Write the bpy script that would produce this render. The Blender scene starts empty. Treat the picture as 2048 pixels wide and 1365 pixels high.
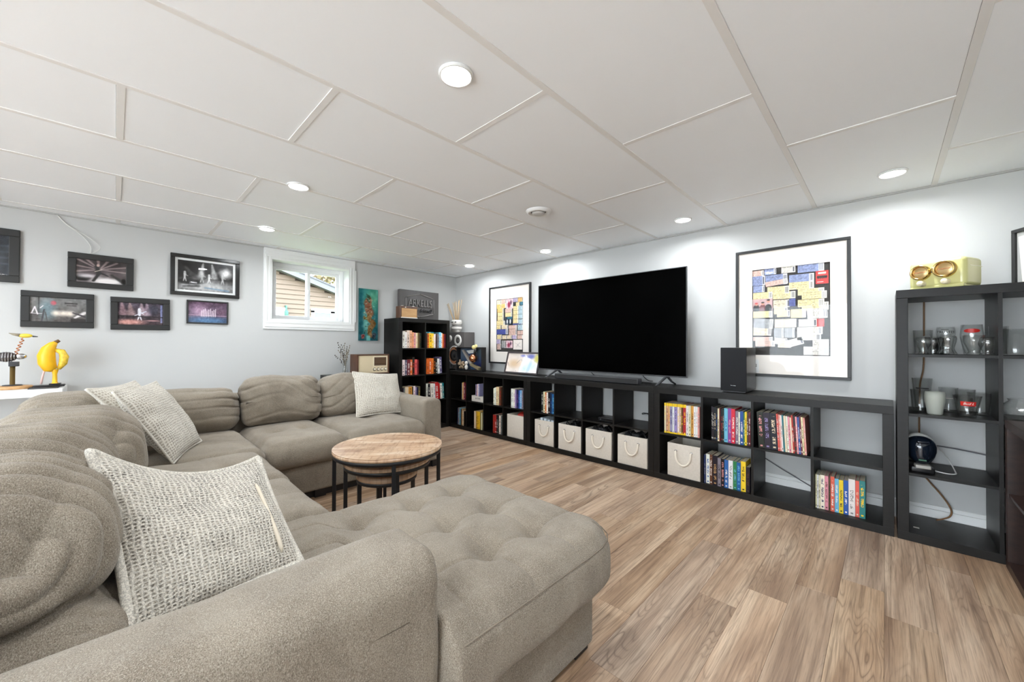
import bpy, math, random
import numpy as np
from mathutils import Matrix, Vector, Euler
pi = math.pi
scene = bpy.context.scene
COL = scene.collection

# ------------------------------------------------------------------ camera
CAM = (4.8075, -3.6913, 1.1508)
YAW, PITCH, ROLL, FPX = 0.7707, 0.0097, 0.0039, 770.52
cy_, sy_ = math.cos(YAW), math.sin(YAW)
_fw = Vector((-sy_, cy_, 0)); _rt = Vector((cy_, sy_, 0)); _up = Vector((0, 0, 1))
_f2 = _fw * math.cos(PITCH) + _up * math.sin(PITCH); _u2 = _up * math.cos(PITCH) - _fw * math.sin(PITCH)
_r3 = _rt * math.cos(ROLL) + _u2 * math.sin(ROLL); _u3 = _u2 * math.cos(ROLL) - _rt * math.sin(ROLL)
cd = bpy.data.cameras.new('camera'); cam = bpy.data.objects.new('camera', cd); COL.objects.link(cam)
cd.sensor_width = 36.0; cd.lens = FPX / 2048 * 36.0; cd.clip_start = 0.02; cd.clip_end = 200
M = Matrix.Identity(4)
for i in range(3):
    M[i][0] = _r3[i]; M[i][1] = _u3[i]; M[i][2] = -_f2[i]; M[i][3] = CAM[i]
cam.matrix_world = M
scene.camera = cam

# ------------------------------------------------------------------ world, exposure, lamp power
world = bpy.data.worlds.new('sky'); scene.world = world; world.use_nodes = True
bg = world.node_tree.nodes['Background']
bg.inputs[0].default_value = (0.85, 0.925, 1.0, 1); bg.inputs[1].default_value = 12.0
vs = scene.view_settings
vs.view_transform = 'Standard'; vs.look = 'None'; vs.gamma = 1.0; vs.exposure = 0.38; vs.use_curve_mapping = False
LAMP_W = 7.8          # watts of each recessed ceiling lamp
LAMP_COL = (0.91, 0.96, 1.0)
LAMP_SPREAD = math.radians(168)

scene.cycles.transparent_max_bounces = 32
scene.cycles.max_bounces = 14
scene.cycles.diffuse_bounces = 8
random.seed(7)
RNG = np.random.default_rng(5)

# ------------------------------------------------------------------ material helpers
def srgb(r, g=None, b=None):
    if g is None: r, g, b = r
    f = lambda c: (c / 255 / 12.92) if c / 255 <= 0.04045 else ((c / 255 + 0.055) / 1.055) ** 2.4
    return (f(r), f(g), f(b))

class NT:
    def __init__(s, name):
        s.m = bpy.data.materials.new(name); s.m.use_nodes = True
        s.t = s.m.node_tree; s.n = s.t.nodes; s.l = s.t.links
        s.b = s.n['Principled BSDF']; s.out = s.n['Material Output']
    def node(s, typ, **kw):
        n = s.n.new(typ)
        for k, v in kw.items():
            if k.startswith('i_'):
                key = k[2:]; key = int(key) if key.isdigit() else key.replace('_', ' ')
                n.inputs[key].default_value = v
            else: setattr(n, k, v)
        return n
    def link(s, a, ao, b, bi): s.l.new(a.outputs[ao], b.inputs[bi])
    def math(s, op, a, b=None, c=None):
        n = s.n.new('ShaderNodeMath'); n.operation = op
        for i, v in enumerate((a, b, c)):
            if v is None: continue
            if isinstance(v, (int, float)): n.inputs[i].default_value = v
            else: s.l.new(v, n.inputs[i])
        return n.outputs[0]
    def mix(s, fac, a, b, blend='MIX'):
        n = s.n.new('ShaderNodeMix'); n.data_type = 'RGBA'; n.blend_type = blend
        for key, v in ((0, fac), (6, a), (7, b)):
            if isinstance(v, (int, float)): n.inputs[key].default_value = v
            elif isinstance(v, tuple): n.inputs[key].default_value = v if len(v) == 4 else (*v, 1)
            else: s.l.new(v, n.inputs[key])
        return n.outputs[2]
    def bump(s, h, strength=0.3, dist=0.01):
        n = s.n.new('ShaderNodeBump'); n.inputs['Strength'].default_value = strength; n.inputs['Distance'].default_value = dist
        s.l.new(h, n.inputs['Height']); s.l.new(n.outputs[0], s.b.inputs['Normal'])
    def coords(s, kind='Object', scale=None, add=None):
        tc = s.n.new('ShaderNodeTexCoord'); o = tc.outputs[kind]
        if add is not None:
            v = s.n.new('ShaderNodeVectorMath'); v.operation = 'ADD'; s.l.new(o, v.inputs[0]); s.l.new(add, v.inputs[1]); o = v.outputs[0]
        if scale is not None:
            mp = s.n.new('ShaderNodeMapping'); mp.inputs['Scale'].default_value = scale; s.l.new(o, mp.inputs[0]); o = mp.outputs[0]
        return o
    def noise(s, vec, scale=10, detail=3, rough=.5, dist=0):
        n = s.n.new('ShaderNodeTexNoise'); n.inputs['Scale'].default_value = scale; n.inputs['Detail'].default_value = detail
        n.inputs['Roughness'].default_value = rough; n.inputs['Distortion'].default_value = dist
        if vec is not None: s.l.new(vec, n.inputs['Vector'])
        return n.outputs['Fac']
    def ramp(s, fac, stops):
        r = s.n.new('ShaderNodeValToRGB'); e = r.color_ramp.elements
        while len(e) < len(stops): e.new(0.5)
        for el, (p, c) in zip(e, stops): el.position = p; el.color = (*c, 1) if len(c) == 3 else c
        s.l.new(fac, r.inputs[0]); return r.outputs[0]

MATS = {}
def pmat(name, col, rough=.5, metal=0, var=0.0, vscale=8, bump=0, bscale=60, spec=.5, stretch=None, coat=0, sheen=0, emit=0):
    """plain procedural surface: base colour with a soft noise variation and fine relief"""
    if name in MATS: return MATS[name]
    g = NT(name); b = g.b
    b.inputs['Roughness'].default_value = rough; b.inputs['Metallic'].default_value = metal
    b.inputs['Specular IOR Level'].default_value = spec
    if coat: b.inputs['Coat Weight'].default_value = coat
    if sheen: b.inputs['Sheen Weight'].default_value = sheen
    vec = g.coords('Object', stretch)
    if var:
        n = g.noise(vec, vscale, 4)
        lo = tuple(c * (1 - var) for c in col); hi = tuple(min(1, c * (1 + var)) for c in col)
        c = g.ramp(n, [(.3, lo), (.7, hi)]); g.l.new(c, b.inputs['Base Color'])
    else: b.inputs['Base Color'].default_value = (*col, 1)
    if bump: g.bump(g.noise(vec, bscale, 3), bump, .004)
    if emit:
        b.inputs['Emission Color'].default_value = (*col, 1); b.inputs['Emission Strength'].default_value = emit
    MATS[name] = g.m; return g.m

# ------------------------------------------------------------------ mesh helpers
class MB:
    """collects boxes, cylinders, lathes and tubes; local axes: x right, y away from the viewer, z up"""
    def __init__(s): s.v = []; s.f = []; s.sm = []
    def add(s, vs, fs, smooth=False):
        o = len(s.v); s.v += [tuple(map(float, p)) for p in vs]; s.f += [tuple(i + o for i in f) for f in fs]; s.sm += [smooth] * len(fs); return s
    def box(s, x0, y0, z0, x1, y1, z1):
        v = [(x0, y0, z0), (x1, y0, z0), (x1, y1, z0), (x0, y1, z0), (x0, y0, z1), (x1, y0, z1), (x1, y1, z1), (x0, y1, z1)]
        return s.add(v, [(0, 3, 2, 1), (4, 5, 6, 7), (0, 1, 5, 4), (1, 2, 6, 5), (2, 3, 7, 6), (3, 0, 4, 7)])
    def bbox(s, x0, y0, z0, x1, y1, z1, r, seg=2):
        """box with rounded edges"""
        h = np.array([(x1 - x0) / 2, (y1 - y0) / 2, (z1 - z0) / 2]); c = np.array([(x0 + x1) / 2, (y0 + y1) / 2, (z0 + z1) / 2])
        t = [-1.0]; 
        P, F = cube_grid([round_params(hh, r, seg) for hh in h])
        P = round_map(P, h, r)[0] + c
        return s.add(P.tolist(), F, True)
    def lathe(s, prof, c=(0, 0, 0), n=24, axis='z', smooth=True):
        vs, fs = [], []
        m = len(prof)
        for i in range(n):
            a = 2 * pi * i / n
            for r, h in prof:
                p = (r * math.cos(a), r * math.sin(a), h)
                if axis == 'y': p = (p[0], h, p[1])
                elif axis == 'x': p = (h, p[0], p[1])
                vs.append((p[0] + c[0], p[1] + c[1], p[2] + c[2]))
        for i in range(n):
            for j in range(m - 1):
                a, b = i * m + j, ((i + 1) % n) * m + j
                q = (a, b, b + 1, a + 1)
                fs.append(q if axis != 'y' else q[::-1])
        return s.add(vs, fs, smooth)
    def cyl(s, c, r, h, n=20, axis='z'):
        return s.lathe([(0, 0), (r, 0), (r, 0), (r, h), (r, h), (0, h)], c, n, axis)
    def tube(s, path, r, n=8, closed=False):
        P = [Vector(p) for p in path]; vs, fs = [], []
        k = len(P); up = Vector((0, 0, 1)); prev = None
        for i, p in enumerate(P):
            if closed: t = (P[(i + 1) % k] - P[i - 1])
            else: t = (P[min(i + 1, k - 1)] - P[max(i - 1, 0)])
            t.normalize()
            a = prev - t * prev.dot(t) if prev is not None else (t.cross(up) if abs(t.dot(up)) < .95 else t.cross(Vector((1, 0, 0))))
            a.normalize(); prev = a; b = t.cross(a)
            rr = r[i] if isinstance(r, (list, tuple)) else r
            for j in range(n):
                an = 2 * pi * j / n; q = p + (a * math.cos(an) + b * math.sin(an)) * rr; vs.append(tuple(q))
        for i in range(k if closed else k - 1):
            for j in range(n):
                a0 = i * n + j; a1 = i * n + (j + 1) % n; b0 = ((i + 1) % k) * n + j; b1 = ((i + 1) % k) * n + (j + 1) % n
                fs.append((a0, a1, b1, b0))
        if not closed:
            fs.append(tuple(range(n))[::-1]); fs.append(tuple((k - 1) * n + j for j in range(n)))
        return s.add(vs, fs, True)
    def cord(s, path, r, n=8, k=7):
        """tube along a smooth curve through the points"""
        P = [Vector(p) for p in path]; P = [P[0] * 2 - P[1]] + P + [P[-1] * 2 - P[-2]]; out = []
        for i in range(1, len(P) - 2):
            for j in range(k):
                t = j / k; a, b, c, d = P[i - 1], P[i], P[i + 1], P[i + 2]
                out.append(tuple(.5 * ((2 * b) + (c - a) * t + (2 * a - 5 * b + 4 * c - d) * t * t + (3 * b - a - 3 * c + d) * t ** 3)))
        return s.tube(out + [tuple(P[-2])], r, n)
    def prism(s, pts, y0, y1):
        """polygon in the xz plane, extruded in y"""
        n = len(pts); v = [(x, y0, z) for x, z in pts] + [(x, y1, z) for x, z in pts]
        f = [tuple(range(n)), tuple(range(2 * n - 1, n - 1, -1))] + [(i, i + n, (i + 1) % n + n, (i + 1) % n) for i in range(n)]
        return s.add(v, f)
    def ball(s, c, rx, ry=None, rz=None, n=14, m=8):
        ry = ry or rx; rz = rz or rx
        pr = [(math.sin(pi * j / m), -math.cos(pi * j / m)) for j in range(m + 1)]
        t = MB().lathe(pr, (0, 0, 0), n)
        return s.add([(p[0] * rx + c[0], p[1] * ry + c[1], p[2] * rz + c[2]) for p in t.v], t.f, True)

def round_params(h, r, seg):
    if r >= h: return np.linspace(-1, 1, 2 * seg + 3)
    e = 1 - r / h
    a = np.linspace(-1, -e, seg + 1); b = np.linspace(e, 1, seg + 1)
    return np.concatenate([a, b])

def cube_grid(par):
    """surface of a cube; par: three arrays of parameters in -1..1"""
    pts = []; faces = []; off = 0
    for ax in range(3):
        u, v = [(1, 2), (2, 0), (0, 1)][ax]
        U, V = np.meshgrid(par[u], par[v], indexing='ij'); nu, nv = U.shape
        for sgn in (-1, 1):
            p = np.zeros((nu * nv, 3)); p[:, ax] = sgn; p[:, u] = U.ravel(); p[:, v] = V.ravel()
            i, j = np.meshgrid(np.arange(nu - 1), np.arange(nv - 1), indexing='ij'); a = (i * nv + j).ravel() + off
            q = np.stack([a, a + nv, a + nv + 1, a + 1], 1)
            if sgn < 0: q = q[:, ::-1]
            pts.append(p); faces.append(q); off += nu * nv
    P = np.concatenate(pts); F = np.concatenate(faces)
    key = np.round(P * 1e5).astype(np.int64)
    _, idx, inv = np.unique(key, axis=0, return_index=True, return_inverse=True)
    return P[idx], [tuple(x) for x in inv.reshape(-1)[F].tolist()]

def round_map(T, h, r):
    h = np.array(h, float); p = T * h; r_ = np.minimum(r, h)
    lim = h - r_; q = np.clip(p, -lim, lim); d = (p - q) / r_
    L = np.linalg.norm(d, axis=1, keepdims=True); nrm = d / np.maximum(L, 1e-9)
    return q + nrm * r_, nrm

def vnoise(x, y, z, seed=0):
    x = np.asarray(x, float) + seed * 17.3; y = np.asarray(y, float) + seed * 5.1; z = np.asarray(z, float) + seed * 9.7
    x, y, z = np.broadcast_arrays(x, y, z)
    xi, yi, zi = np.floor(x), np.floor(y), np.floor(z); fx, fy, fz = x - xi, y - yi, z - zi
    sm = lambda t: t * t * (3 - 2 * t); fx, fy, fz = sm(fx), sm(fy), sm(fz)
    def h(a, b, c):
        v = np.sin(a * 127.1 + b * 311.7 + c * 74.7) * 43758.5453; return v - np.floor(v)
    o = 0
    for dx in (0, 1):
        for dy in (0, 1):
            for dz in (0, 1):
                w = (fx if dx else 1 - fx) * (fy if dy else 1 - fy) * (fz if dz else 1 - fz); o = o + w * h(xi + dx, yi + dy, zi + dz)
    return o * 2 - 1

def obj(name, mb, mat, parent=None, loc=(0, 0, 0), rot=(0, 0, 0), world=False, bevel=0, mats=None):
    me = bpy.data.meshes.new(name)
    v = mb.v
    if world and parent is not None:
        mi = (Matrix.Translation(parent.location) @ parent.rotation_euler.to_matrix().to_4x4()).inverted()
        v = [tuple(mi @ Vector(p)) for p in v]
    me.from_pydata(v, [], mb.f)
    me.polygons.foreach_set('use_smooth', mb.sm)
    me.validate(); me.update()
    if mat is not None: me.materials.append(mat)
    o = bpy.data.objects.new(name, me); COL.objects.link(o)
    o.location = loc; o.rotation_euler = rot
    if parent is not None: o.parent = parent
    if bevel:
        b = o.modifiers.new('bevel', 'BEVEL'); b.width = bevel; b.segments = 2; b.limit_method = 'ANGLE'; b.angle_limit = .6
    return o

def tag(o, label, cat, group=None, kind=None):
    o['label'] = label; o['category'] = cat
    if group: o['group'] = group
    if kind: o['kind'] = kind
    return o

def thing(name, label, cat, loc=(0, 0, 0), rotz=0, group=None, kind=None, rot=None):
    o = bpy.data.objects.new(name, None); COL.objects.link(o); o.empty_display_size = .1
    o.location = loc; o.rotation_euler = rot or (0, 0, rotz)
    return tag(o, label, cat, group, kind)

def share(name, src, parent, loc=(0, 0, 0), rot=(0, 0, 0)):
    o = bpy.data.objects.new(name, src.data); COL.objects.link(o); o.location = loc; o.rotation_euler = rot; o.parent = parent; return o

def text_mesh(txt, size, depth=.001, shear=0, bevel=0):
    c = bpy.data.curves.new('lettering', 'FONT'); c.body = txt; c.size = size; c.extrude = depth; c.shear = shear; c.align_x = 'CENTER'; c.align_y = 'CENTER'
    c.resolution_u = 3; c.bevel_depth = bevel
    o = bpy.data.objects.new('lettering', c); COL.objects.link(o)
    bpy.context.view_layer.update()
    me = bpy.data.meshes.new_from_object(o.evaluated_get(bpy.context.evaluated_depsgraph_get()))
    bpy.data.objects.remove(o)
    return me

def lettering(name, txt, size, mat, parent, loc, depth=.001, shear=0, rot=(pi / 2, 0, 0), scale=(1, 1, 1)):
    me = text_mesh(txt, size, depth, shear); me.materials.append(mat)
    o = bpy.data.objects.new(name, me); COL.objects.link(o); o.location = loc; o.rotation_euler = rot; o.scale = scale; o.parent = parent
    return o

# ------------------------------------------------------------------ little painter for flat prints
class Paint:
    def __init__(s, nx, ny, base=(0, 0, 0)):
        s.nx, s.ny = nx, ny; s.a = np.ones((ny, nx, 3)) * np.array(base)
        s.X, s.Y = np.meshgrid(np.linspace(0, 1, nx), np.linspace(0, 1, ny)); s.asp = nx / ny
    def put(s, m, col): s.a = s.a * (1 - m[..., None]) + np.array(col) * m[..., None]; return s
    def grad(s, c0, c1, ax='y'):
        t = (s.Y if ax == 'y' else s.X)[..., None]; s.a = np.array(c0) * (1 - t) + np.array(c1) * t; return s
    def blob(s, cx, cy, rx, ry, col, soft=.3, al=1, rot=0):
        dx, dy = (s.X - cx), (s.Y - cy); c, n = math.cos(rot), math.sin(rot)
        u, v = (dx * c + dy * n) / rx, (-dx * n + dy * c) / ry; d = np.sqrt(u * u + v * v)
        return s.put(np.clip((1 + soft - d) / (2 * soft), 0, 1) * al, col)
    def rect(s, x0, y0, x1, y1, col, al=1): return s.put(((s.X >= x0) & (s.X <= x1) & (s.Y >= y0) & (s.Y <= y1)) * float(al), col)
    def line(s, x0, y0, x1, y1, w0, w1, col, al=1):
        dx, dy = x1 - x0, (y1 - y0); L = dx * dx + dy * dy
        t = np.clip(((s.X - x0) * dx + (s.Y - y0) * dy) / L, 0, 1); w = w0 + (w1 - w0) * t
        d = np.sqrt((s.X - x0 - t * dx) ** 2 + ((s.Y - y0 - t * dy)) ** 2)
        return s.put(np.clip(1.5 - d / w, 0, 1) * al, col)
    def noise(s, amp, sc, seed): 
        n = vnoise(s.X * sc * s.asp, s.Y * sc, 0, seed) + .5 * vnoise(s.X * sc * 2.3 * s.asp, s.Y * sc * 2.3, 0, seed + 3)
        s.a = np.clip(s.a + amp * n[..., None], 0, 1); return s
    def person(s, x, y, h, col, arm=0):
        s.blob(x, y + h * .9, h * .09 / s.asp * 1.2, h * .1, col, .2)
        s.line(x, y + h * .45, x, y + h * .78, h * .1 / s.asp, h * .13 / s.asp, col)
        s.line(x, y + h * .45, x - h * .12 / s.asp, y, h * .06 / s.asp, h * .04 / s.asp, col); s.line(x, y + h * .45, x + h * .14 / s.asp, y, h * .06 / s.asp, h * .04 / s.asp, col)
        s.line(x - h * .02, y + h * .7, x + h * .3 / s.asp, y + h * (.5 + arm), h * .04 / s.asp, h * .03 / s.asp, col); return s

def print_obj(name, P, w, h, mat, parent, loc=(0, 0, 0)):
    nx, ny = P.nx, P.ny
    xs, zs = np.meshgrid(np.linspace(0, w, nx), np.linspace(0, h, ny))
    v = np.stack([xs.ravel(), np.zeros(nx * ny), zs.ravel()], 1)
    i, j = np.meshgrid(np.arange(ny - 1), np.arange(nx - 1), indexing='ij'); a = (i * nx + j).ravel()
    f = np.stack([a, a + 1, a + nx + 1, a + nx], 1)
    me = bpy.data.meshes.new(name); me.from_pydata(v.tolist(), [], f.tolist())
    c = me.color_attributes.new('ink', 'FLOAT_COLOR', 'POINT')
    A = np.clip(P.a, 0, 1).reshape(-1, 3); A = np.where(A <= .04045, A / 12.92, ((A + .055) / 1.055) ** 2.4)
    c.data.foreach_set('color', np.concatenate([A, np.ones((len(A), 1))], 1).ravel())
    me.materials.append(mat); o = bpy.data.objects.new(name, me); COL.objects.link(o); o.location = loc; o.parent = parent; return o

def print_mat(name, rough=.35, spec=.4):
    g = NT(name); at = g.node('ShaderNodeVertexColor', layer_name='ink'); g.link(at, 0, g.b, 'Base Color')
    g.b.inputs['Roughness'].default_value = rough; g.b.inputs['Specular IOR Level'].default_value = spec; return g.m

# ------------------------------------------------------------------ materials
WALL = pmat('wall_paint', srgb(195, 196, 195), .62, var=.012, vscale=1.5, bump=.05, bscale=220, spec=.3)
CEIL = pmat('ceiling_panel_white', srgb(244, 247, 250), .55, var=.008, vscale=2.0, spec=.35)
STRIP = pmat('ceiling_strip_white', srgb(232, 231, 229), .45, spec=.4)
WHITE = pmat('white_trim_paint', srgb(236, 237, 236), .4, spec=.4)
VINYL = pmat('white_vinyl', srgb(238, 239, 240), .35)
BLACKP = pmat('black_plastic', (.012, .012, .013), .35)
BLACKM = pmat('black_metal', (.012, .013, .015), .4, spec=.5)
DARKGREY = pmat('charcoal_plastic', (.035, .036, .04), .5)
CHROME = pmat('brushed_steel', (.55, .56, .58), .25, metal=1)
BRASS = pmat('brass', (.62, .43, .16), .25, metal=1)
COPPER = pmat('copper', (.75, .33, .17), .2, metal=1)
CORDW = pmat('white_cord', (.7, .7, .68), .5)
CORDG = pmat('grey_cord', (.12, .12, .13), .5)
CORDB = pmat('brown_cord', srgb(128, 92, 58), .55)
CORDK = pmat('black_cord', (.015, .015, .015), .5)
PAPER = pmat('page_paper', srgb(206, 196, 176), .85, var=.08, vscale=90, stretch=(1, 1, .02), spec=.2)
MATB = pmat('mat_board', srgb(243, 236, 228), .8, spec=.2)
DARKB = pmat('backing_board_grey', srgb(62, 60, 58), .8, spec=.2)
PRINT = print_mat('photo_print', .3)
CANVASP = print_mat('canvas_print', .7, .2)

def wood_mat(name, dark, light, rough=.4, sc=(1, 1, 1), spec=.5):
    g = NT(name); vec = g.coords('Object', sc)
    n = g.noise(vec, 6, 5, .6, .4); n2 = g.noise(vec, 30, 3, .6)
    f = g.math('ADD', g.math('MULTIPLY', n, .7), g.math('MULTIPLY', n2, .3))
    g.l.new(g.ramp(f, [(.3, dark), (.7, light)]), g.b.inputs['Base Color'])
    g.b.inputs['Roughness'].default_value = rough; g.b.inputs['Specular IOR Level'].default_value = spec
    g.bump(n2, .06, .002); return g.m
BLACKWOOD = wood_mat('black_brown_veneer', srgb(17, 16, 15), srgb(27, 25, 23), .42, (2, 2, 14), .28)
BROWNWOOD = wood_mat('espresso_veneer', srgb(28, 17, 14), srgb(56, 36, 29), .4, (2, 2, 6))
WALNUT = wood_mat('walnut_veneer', srgb(66, 42, 30), srgb(104, 68, 48), .4, (8, 8, 1))
OAK = wood_mat('pale_wood', srgb(176, 132, 84), srgb(206, 166, 116), .45, (1, 8, 8))

def floor_mat():
    g = NT('oak_laminate')
    oi = g.node('ShaderNodeObjectInfo'); rnd = oi.outputs['Random']
    cx = g.node('ShaderNodeCombineXYZ'); g.l.new(g.math('MULTIPLY', rnd, 37), cx.inputs[0]); g.l.new(g.math('MULTIPLY', rnd, 91), cx.inputs[1])
    base = g.coords('Object', None, cx.outputs[0])
    def mp(sc):
        m = g.n.new('ShaderNodeMapping'); m.inputs['Scale'].default_value = sc; g.l.new(base, m.inputs[0]); return m.outputs[0]
    big = g.noise(mp((9, 1.0, 1)), 1, 3, .5, .5)
    fld = g.noise(mp((8.5, .8, 1)), 1.0, 2, .5, .25)
    ring = g.math('FRACT', g.math('MULTIPLY', fld, 26))
    ring = g.math('ABSOLUTE', g.math('SUBTRACT', ring, .5))
    patch = g.ramp(g.noise(mp((5, .9, 1)), 1, 2), [(.42, (0, 0, 0)), (.62, (1, 1, 1))])
    fine = g.noise(mp((260, 6, 1)), 1, 4, .65, .15)
    streak = g.noise(mp((70, 1.3, 1)), 1, 4, .65, .2)
    tone = g.ramp(big, [(.28, srgb(136, 108, 86)), (.5, srgb(176, 148, 122)), (.72, srgb(206, 182, 156))])
    dk = srgb(94, 72, 55)
    c = g.mix(g.math('MULTIPLY', g.math('MULTIPLY', g.math('POWER', g.math('MULTIPLY', ring, 2), 4), patch), .7), tone, dk)
    c = g.mix(g.math('MULTIPLY', g.ramp(streak, [(.47, (0, 0, 0)), (.68, (1, 1, 1))]), .62), c, dk)
    c = g.mix(g.math('MULTIPLY', g.ramp(fine, [(.48, (0, 0, 0)), (.68, (1, 1, 1))]), .42), c, srgb(92, 74, 60))
    kn = g.n.new('ShaderNodeTexVoronoi'); kn.inputs['Scale'].default_value = 1; g.l.new(mp((4.5, 1.1, 1)), kn.inputs['Vector'])
    c = g.mix(g.ramp(kn.outputs['Distance'], [(.03, (.6, .6, .6)), (.10, (0, 0, 0))]), c, srgb(100, 80, 64))
    # board to board tone
    hsv = g.node('ShaderNodeHueSaturation'); g.l.new(c, hsv.inputs['Color'])
    g.l.new(g.math('ADD', g.math('MULTIPLY', rnd, .26), .88), hsv.inputs['Value']); g.l.new(g.math('ADD', g.math('MULTIPLY', g.math('FRACT', g.math('MULTIPLY', rnd, 7)), .25), .85), hsv.inputs['Saturation'])
    g.link(hsv, 0, g.b, 'Base Color')
    g.b.inputs['Roughness'].default_value = .42; g.b.inputs['Specular IOR Level'].default_value = .45
    g.bump(fine, .12, .002); return g.m
FLOORM = floor_mat()

def fabric_mat():
    g = NT('taupe_chenille'); vec = g.coords('Object')
    n1 = g.noise(vec, 460, 3, .65); n2 = g.noise(vec, 5, 5, .62, .6); n3 = g.noise(g.coords('Object', (1.7, 1.7, .75)), 330, 3, .7)
    c = g.ramp(n2, [(.32, srgb(124, 114, 101)), (.68, srgb(152, 142, 128))])
    c = g.mix(g.math('MULTIPLY', g.ramp(n1, [(.48, (0, 0, 0)), (.66, (1, 1, 1))]), .6), c, srgb(200, 191, 176))
    c = g.mix(g.math('MULTIPLY', g.ramp(n3, [(.36, (1, 1, 1)), (.52, (0, 0, 0))]), .62), c, srgb(74, 65, 55))
    g.l.new(c, g.b.inputs['Base Color']); g.b.inputs['Roughness'].default_value = .88; g.b.inputs['Specular IOR Level'].default_value = .15
    g.b.inputs['Sheen Weight'].default_value = .22; g.b.inputs['Sheen Roughness'].default_value = .35
    g.bump(g.math('ADD', n1, n3), .6, .003); return g.m
FABRIC = fabric_mat()

def knit_mat(name, cells, dark, amt, rows=1.0, spk=260):
    """waffle or loop knit: raised ridges along the pillow's own weave, flecked yarn"""
    g = NT(name); uv = g.coords('UV'); ob = g.coords('Object')
    wob = g.noise(uv, 7, 4, .65); 
    sx = g.node('ShaderNodeSeparateXYZ'); g.l.new(uv, sx.inputs[0])
    tri = lambda o, k: g.math('ABSOLUTE', g.math('SUBTRACT', g.math('FRACT', g.math('ADD', g.math('MULTIPLY', o, k), g.math('MULTIPLY', wob, 2.2))), .5))
    a, b = tri(sx.outputs[0], cells), tri(sx.outputs[1], cells * rows)
    cell = g.math('MAXIMUM', a, b)
    sp = g.noise(ob, spk, 3, .7, .4); big = g.noise(ob, 11, 3, .6)
    c = g.ramp(cell, [(.14, srgb(182, 174, 160)), (.42, srgb(226, 221, 210))])
    hole = g.ramp(cell, [(.15, (1, 1, 1)), (.45, (.45, .45, .45))])
    m = g.math('MULTIPLY', g.math('MULTIPLY', g.ramp(sp, [(.43, (0, 0, 0)), (.56, (1, 1, 1))]), hole), g.math('MULTIPLY', g.ramp(big, [(.3, (.45, .45, .45)), (.65, (1, 1, 1))]), amt))
    c = g.mix(m, c, dark)
    g.l.new(c, g.b.inputs['Base Color']); g.b.inputs['Roughness'].default_value = .95; g.b.inputs['Specular IOR Level'].default_value = .08
    g.b.inputs['Sheen Weight'].default_value = .15
    g.bump(g.math('ADD', g.math('MULTIPLY', cell, 1.5), sp), .8, .004); return g.m
KNIT_N = knit_mat('cream_charcoal_boucle', 34, srgb(58, 54, 50), 1.0, 1.5, 230)
KNIT_M = knit_mat('cream_grey_waffle_knit', 34, srgb(92, 85, 76), .9)
KNIT_F = knit_mat('cream_fine_waffle_knit', 30, srgb(128, 118, 104), .7)

def glass_mat(name, tint=(1, 1, 1), ior=1.45, rough=0.0, body=.06, edge=.6):
    g = NT(name); g.n.remove(g.b)
    tr = g.node('ShaderNodeBsdfTransparent'); tr.inputs[0].default_value = (*tint, 1)
    gl = g.node('ShaderNodeBsdfGlossy'); gl.inputs['Roughness'].default_value = .03 + rough
    lw = g.node('ShaderNodeLayerWeight'); lw.inputs[0].default_value = .5
    f0 = ((ior - 1) / (ior + 1)) ** 2
    fac = g.math('MINIMUM', g.math('ADD', g.math('MULTIPLY', g.math('POWER', lw.outputs['Facing'], 3.0), edge), f0 + body * .3), 1)
    m = g.node('ShaderNodeMixShader'); g.l.new(fac, m.inputs[0]); g.link(tr, 0, m, 1); g.link(gl, 0, m, 2); g.link(m, 0, g.out, 0); return g.m
GLASS = glass_mat('clear_glass', (.985, .99, .987), 1.5, edge=.7)
PANE = glass_mat('window_pane', (.97, .98, .98), 1.3, 0, 0)
PICGLASS = glass_mat('picture_glass', (.995, .995, .995), 1.25, 0, 0, .25)
def frost():
    g = NT('frosted_glass'); g.b.inputs['Base Color'].default_value = (*srgb(210, 214, 204), 1); g.b.inputs['Roughness'].default_value = .5
    g.b.inputs['Transmission Weight'].default_value = .45; return g.m
FROST = frost()

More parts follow.
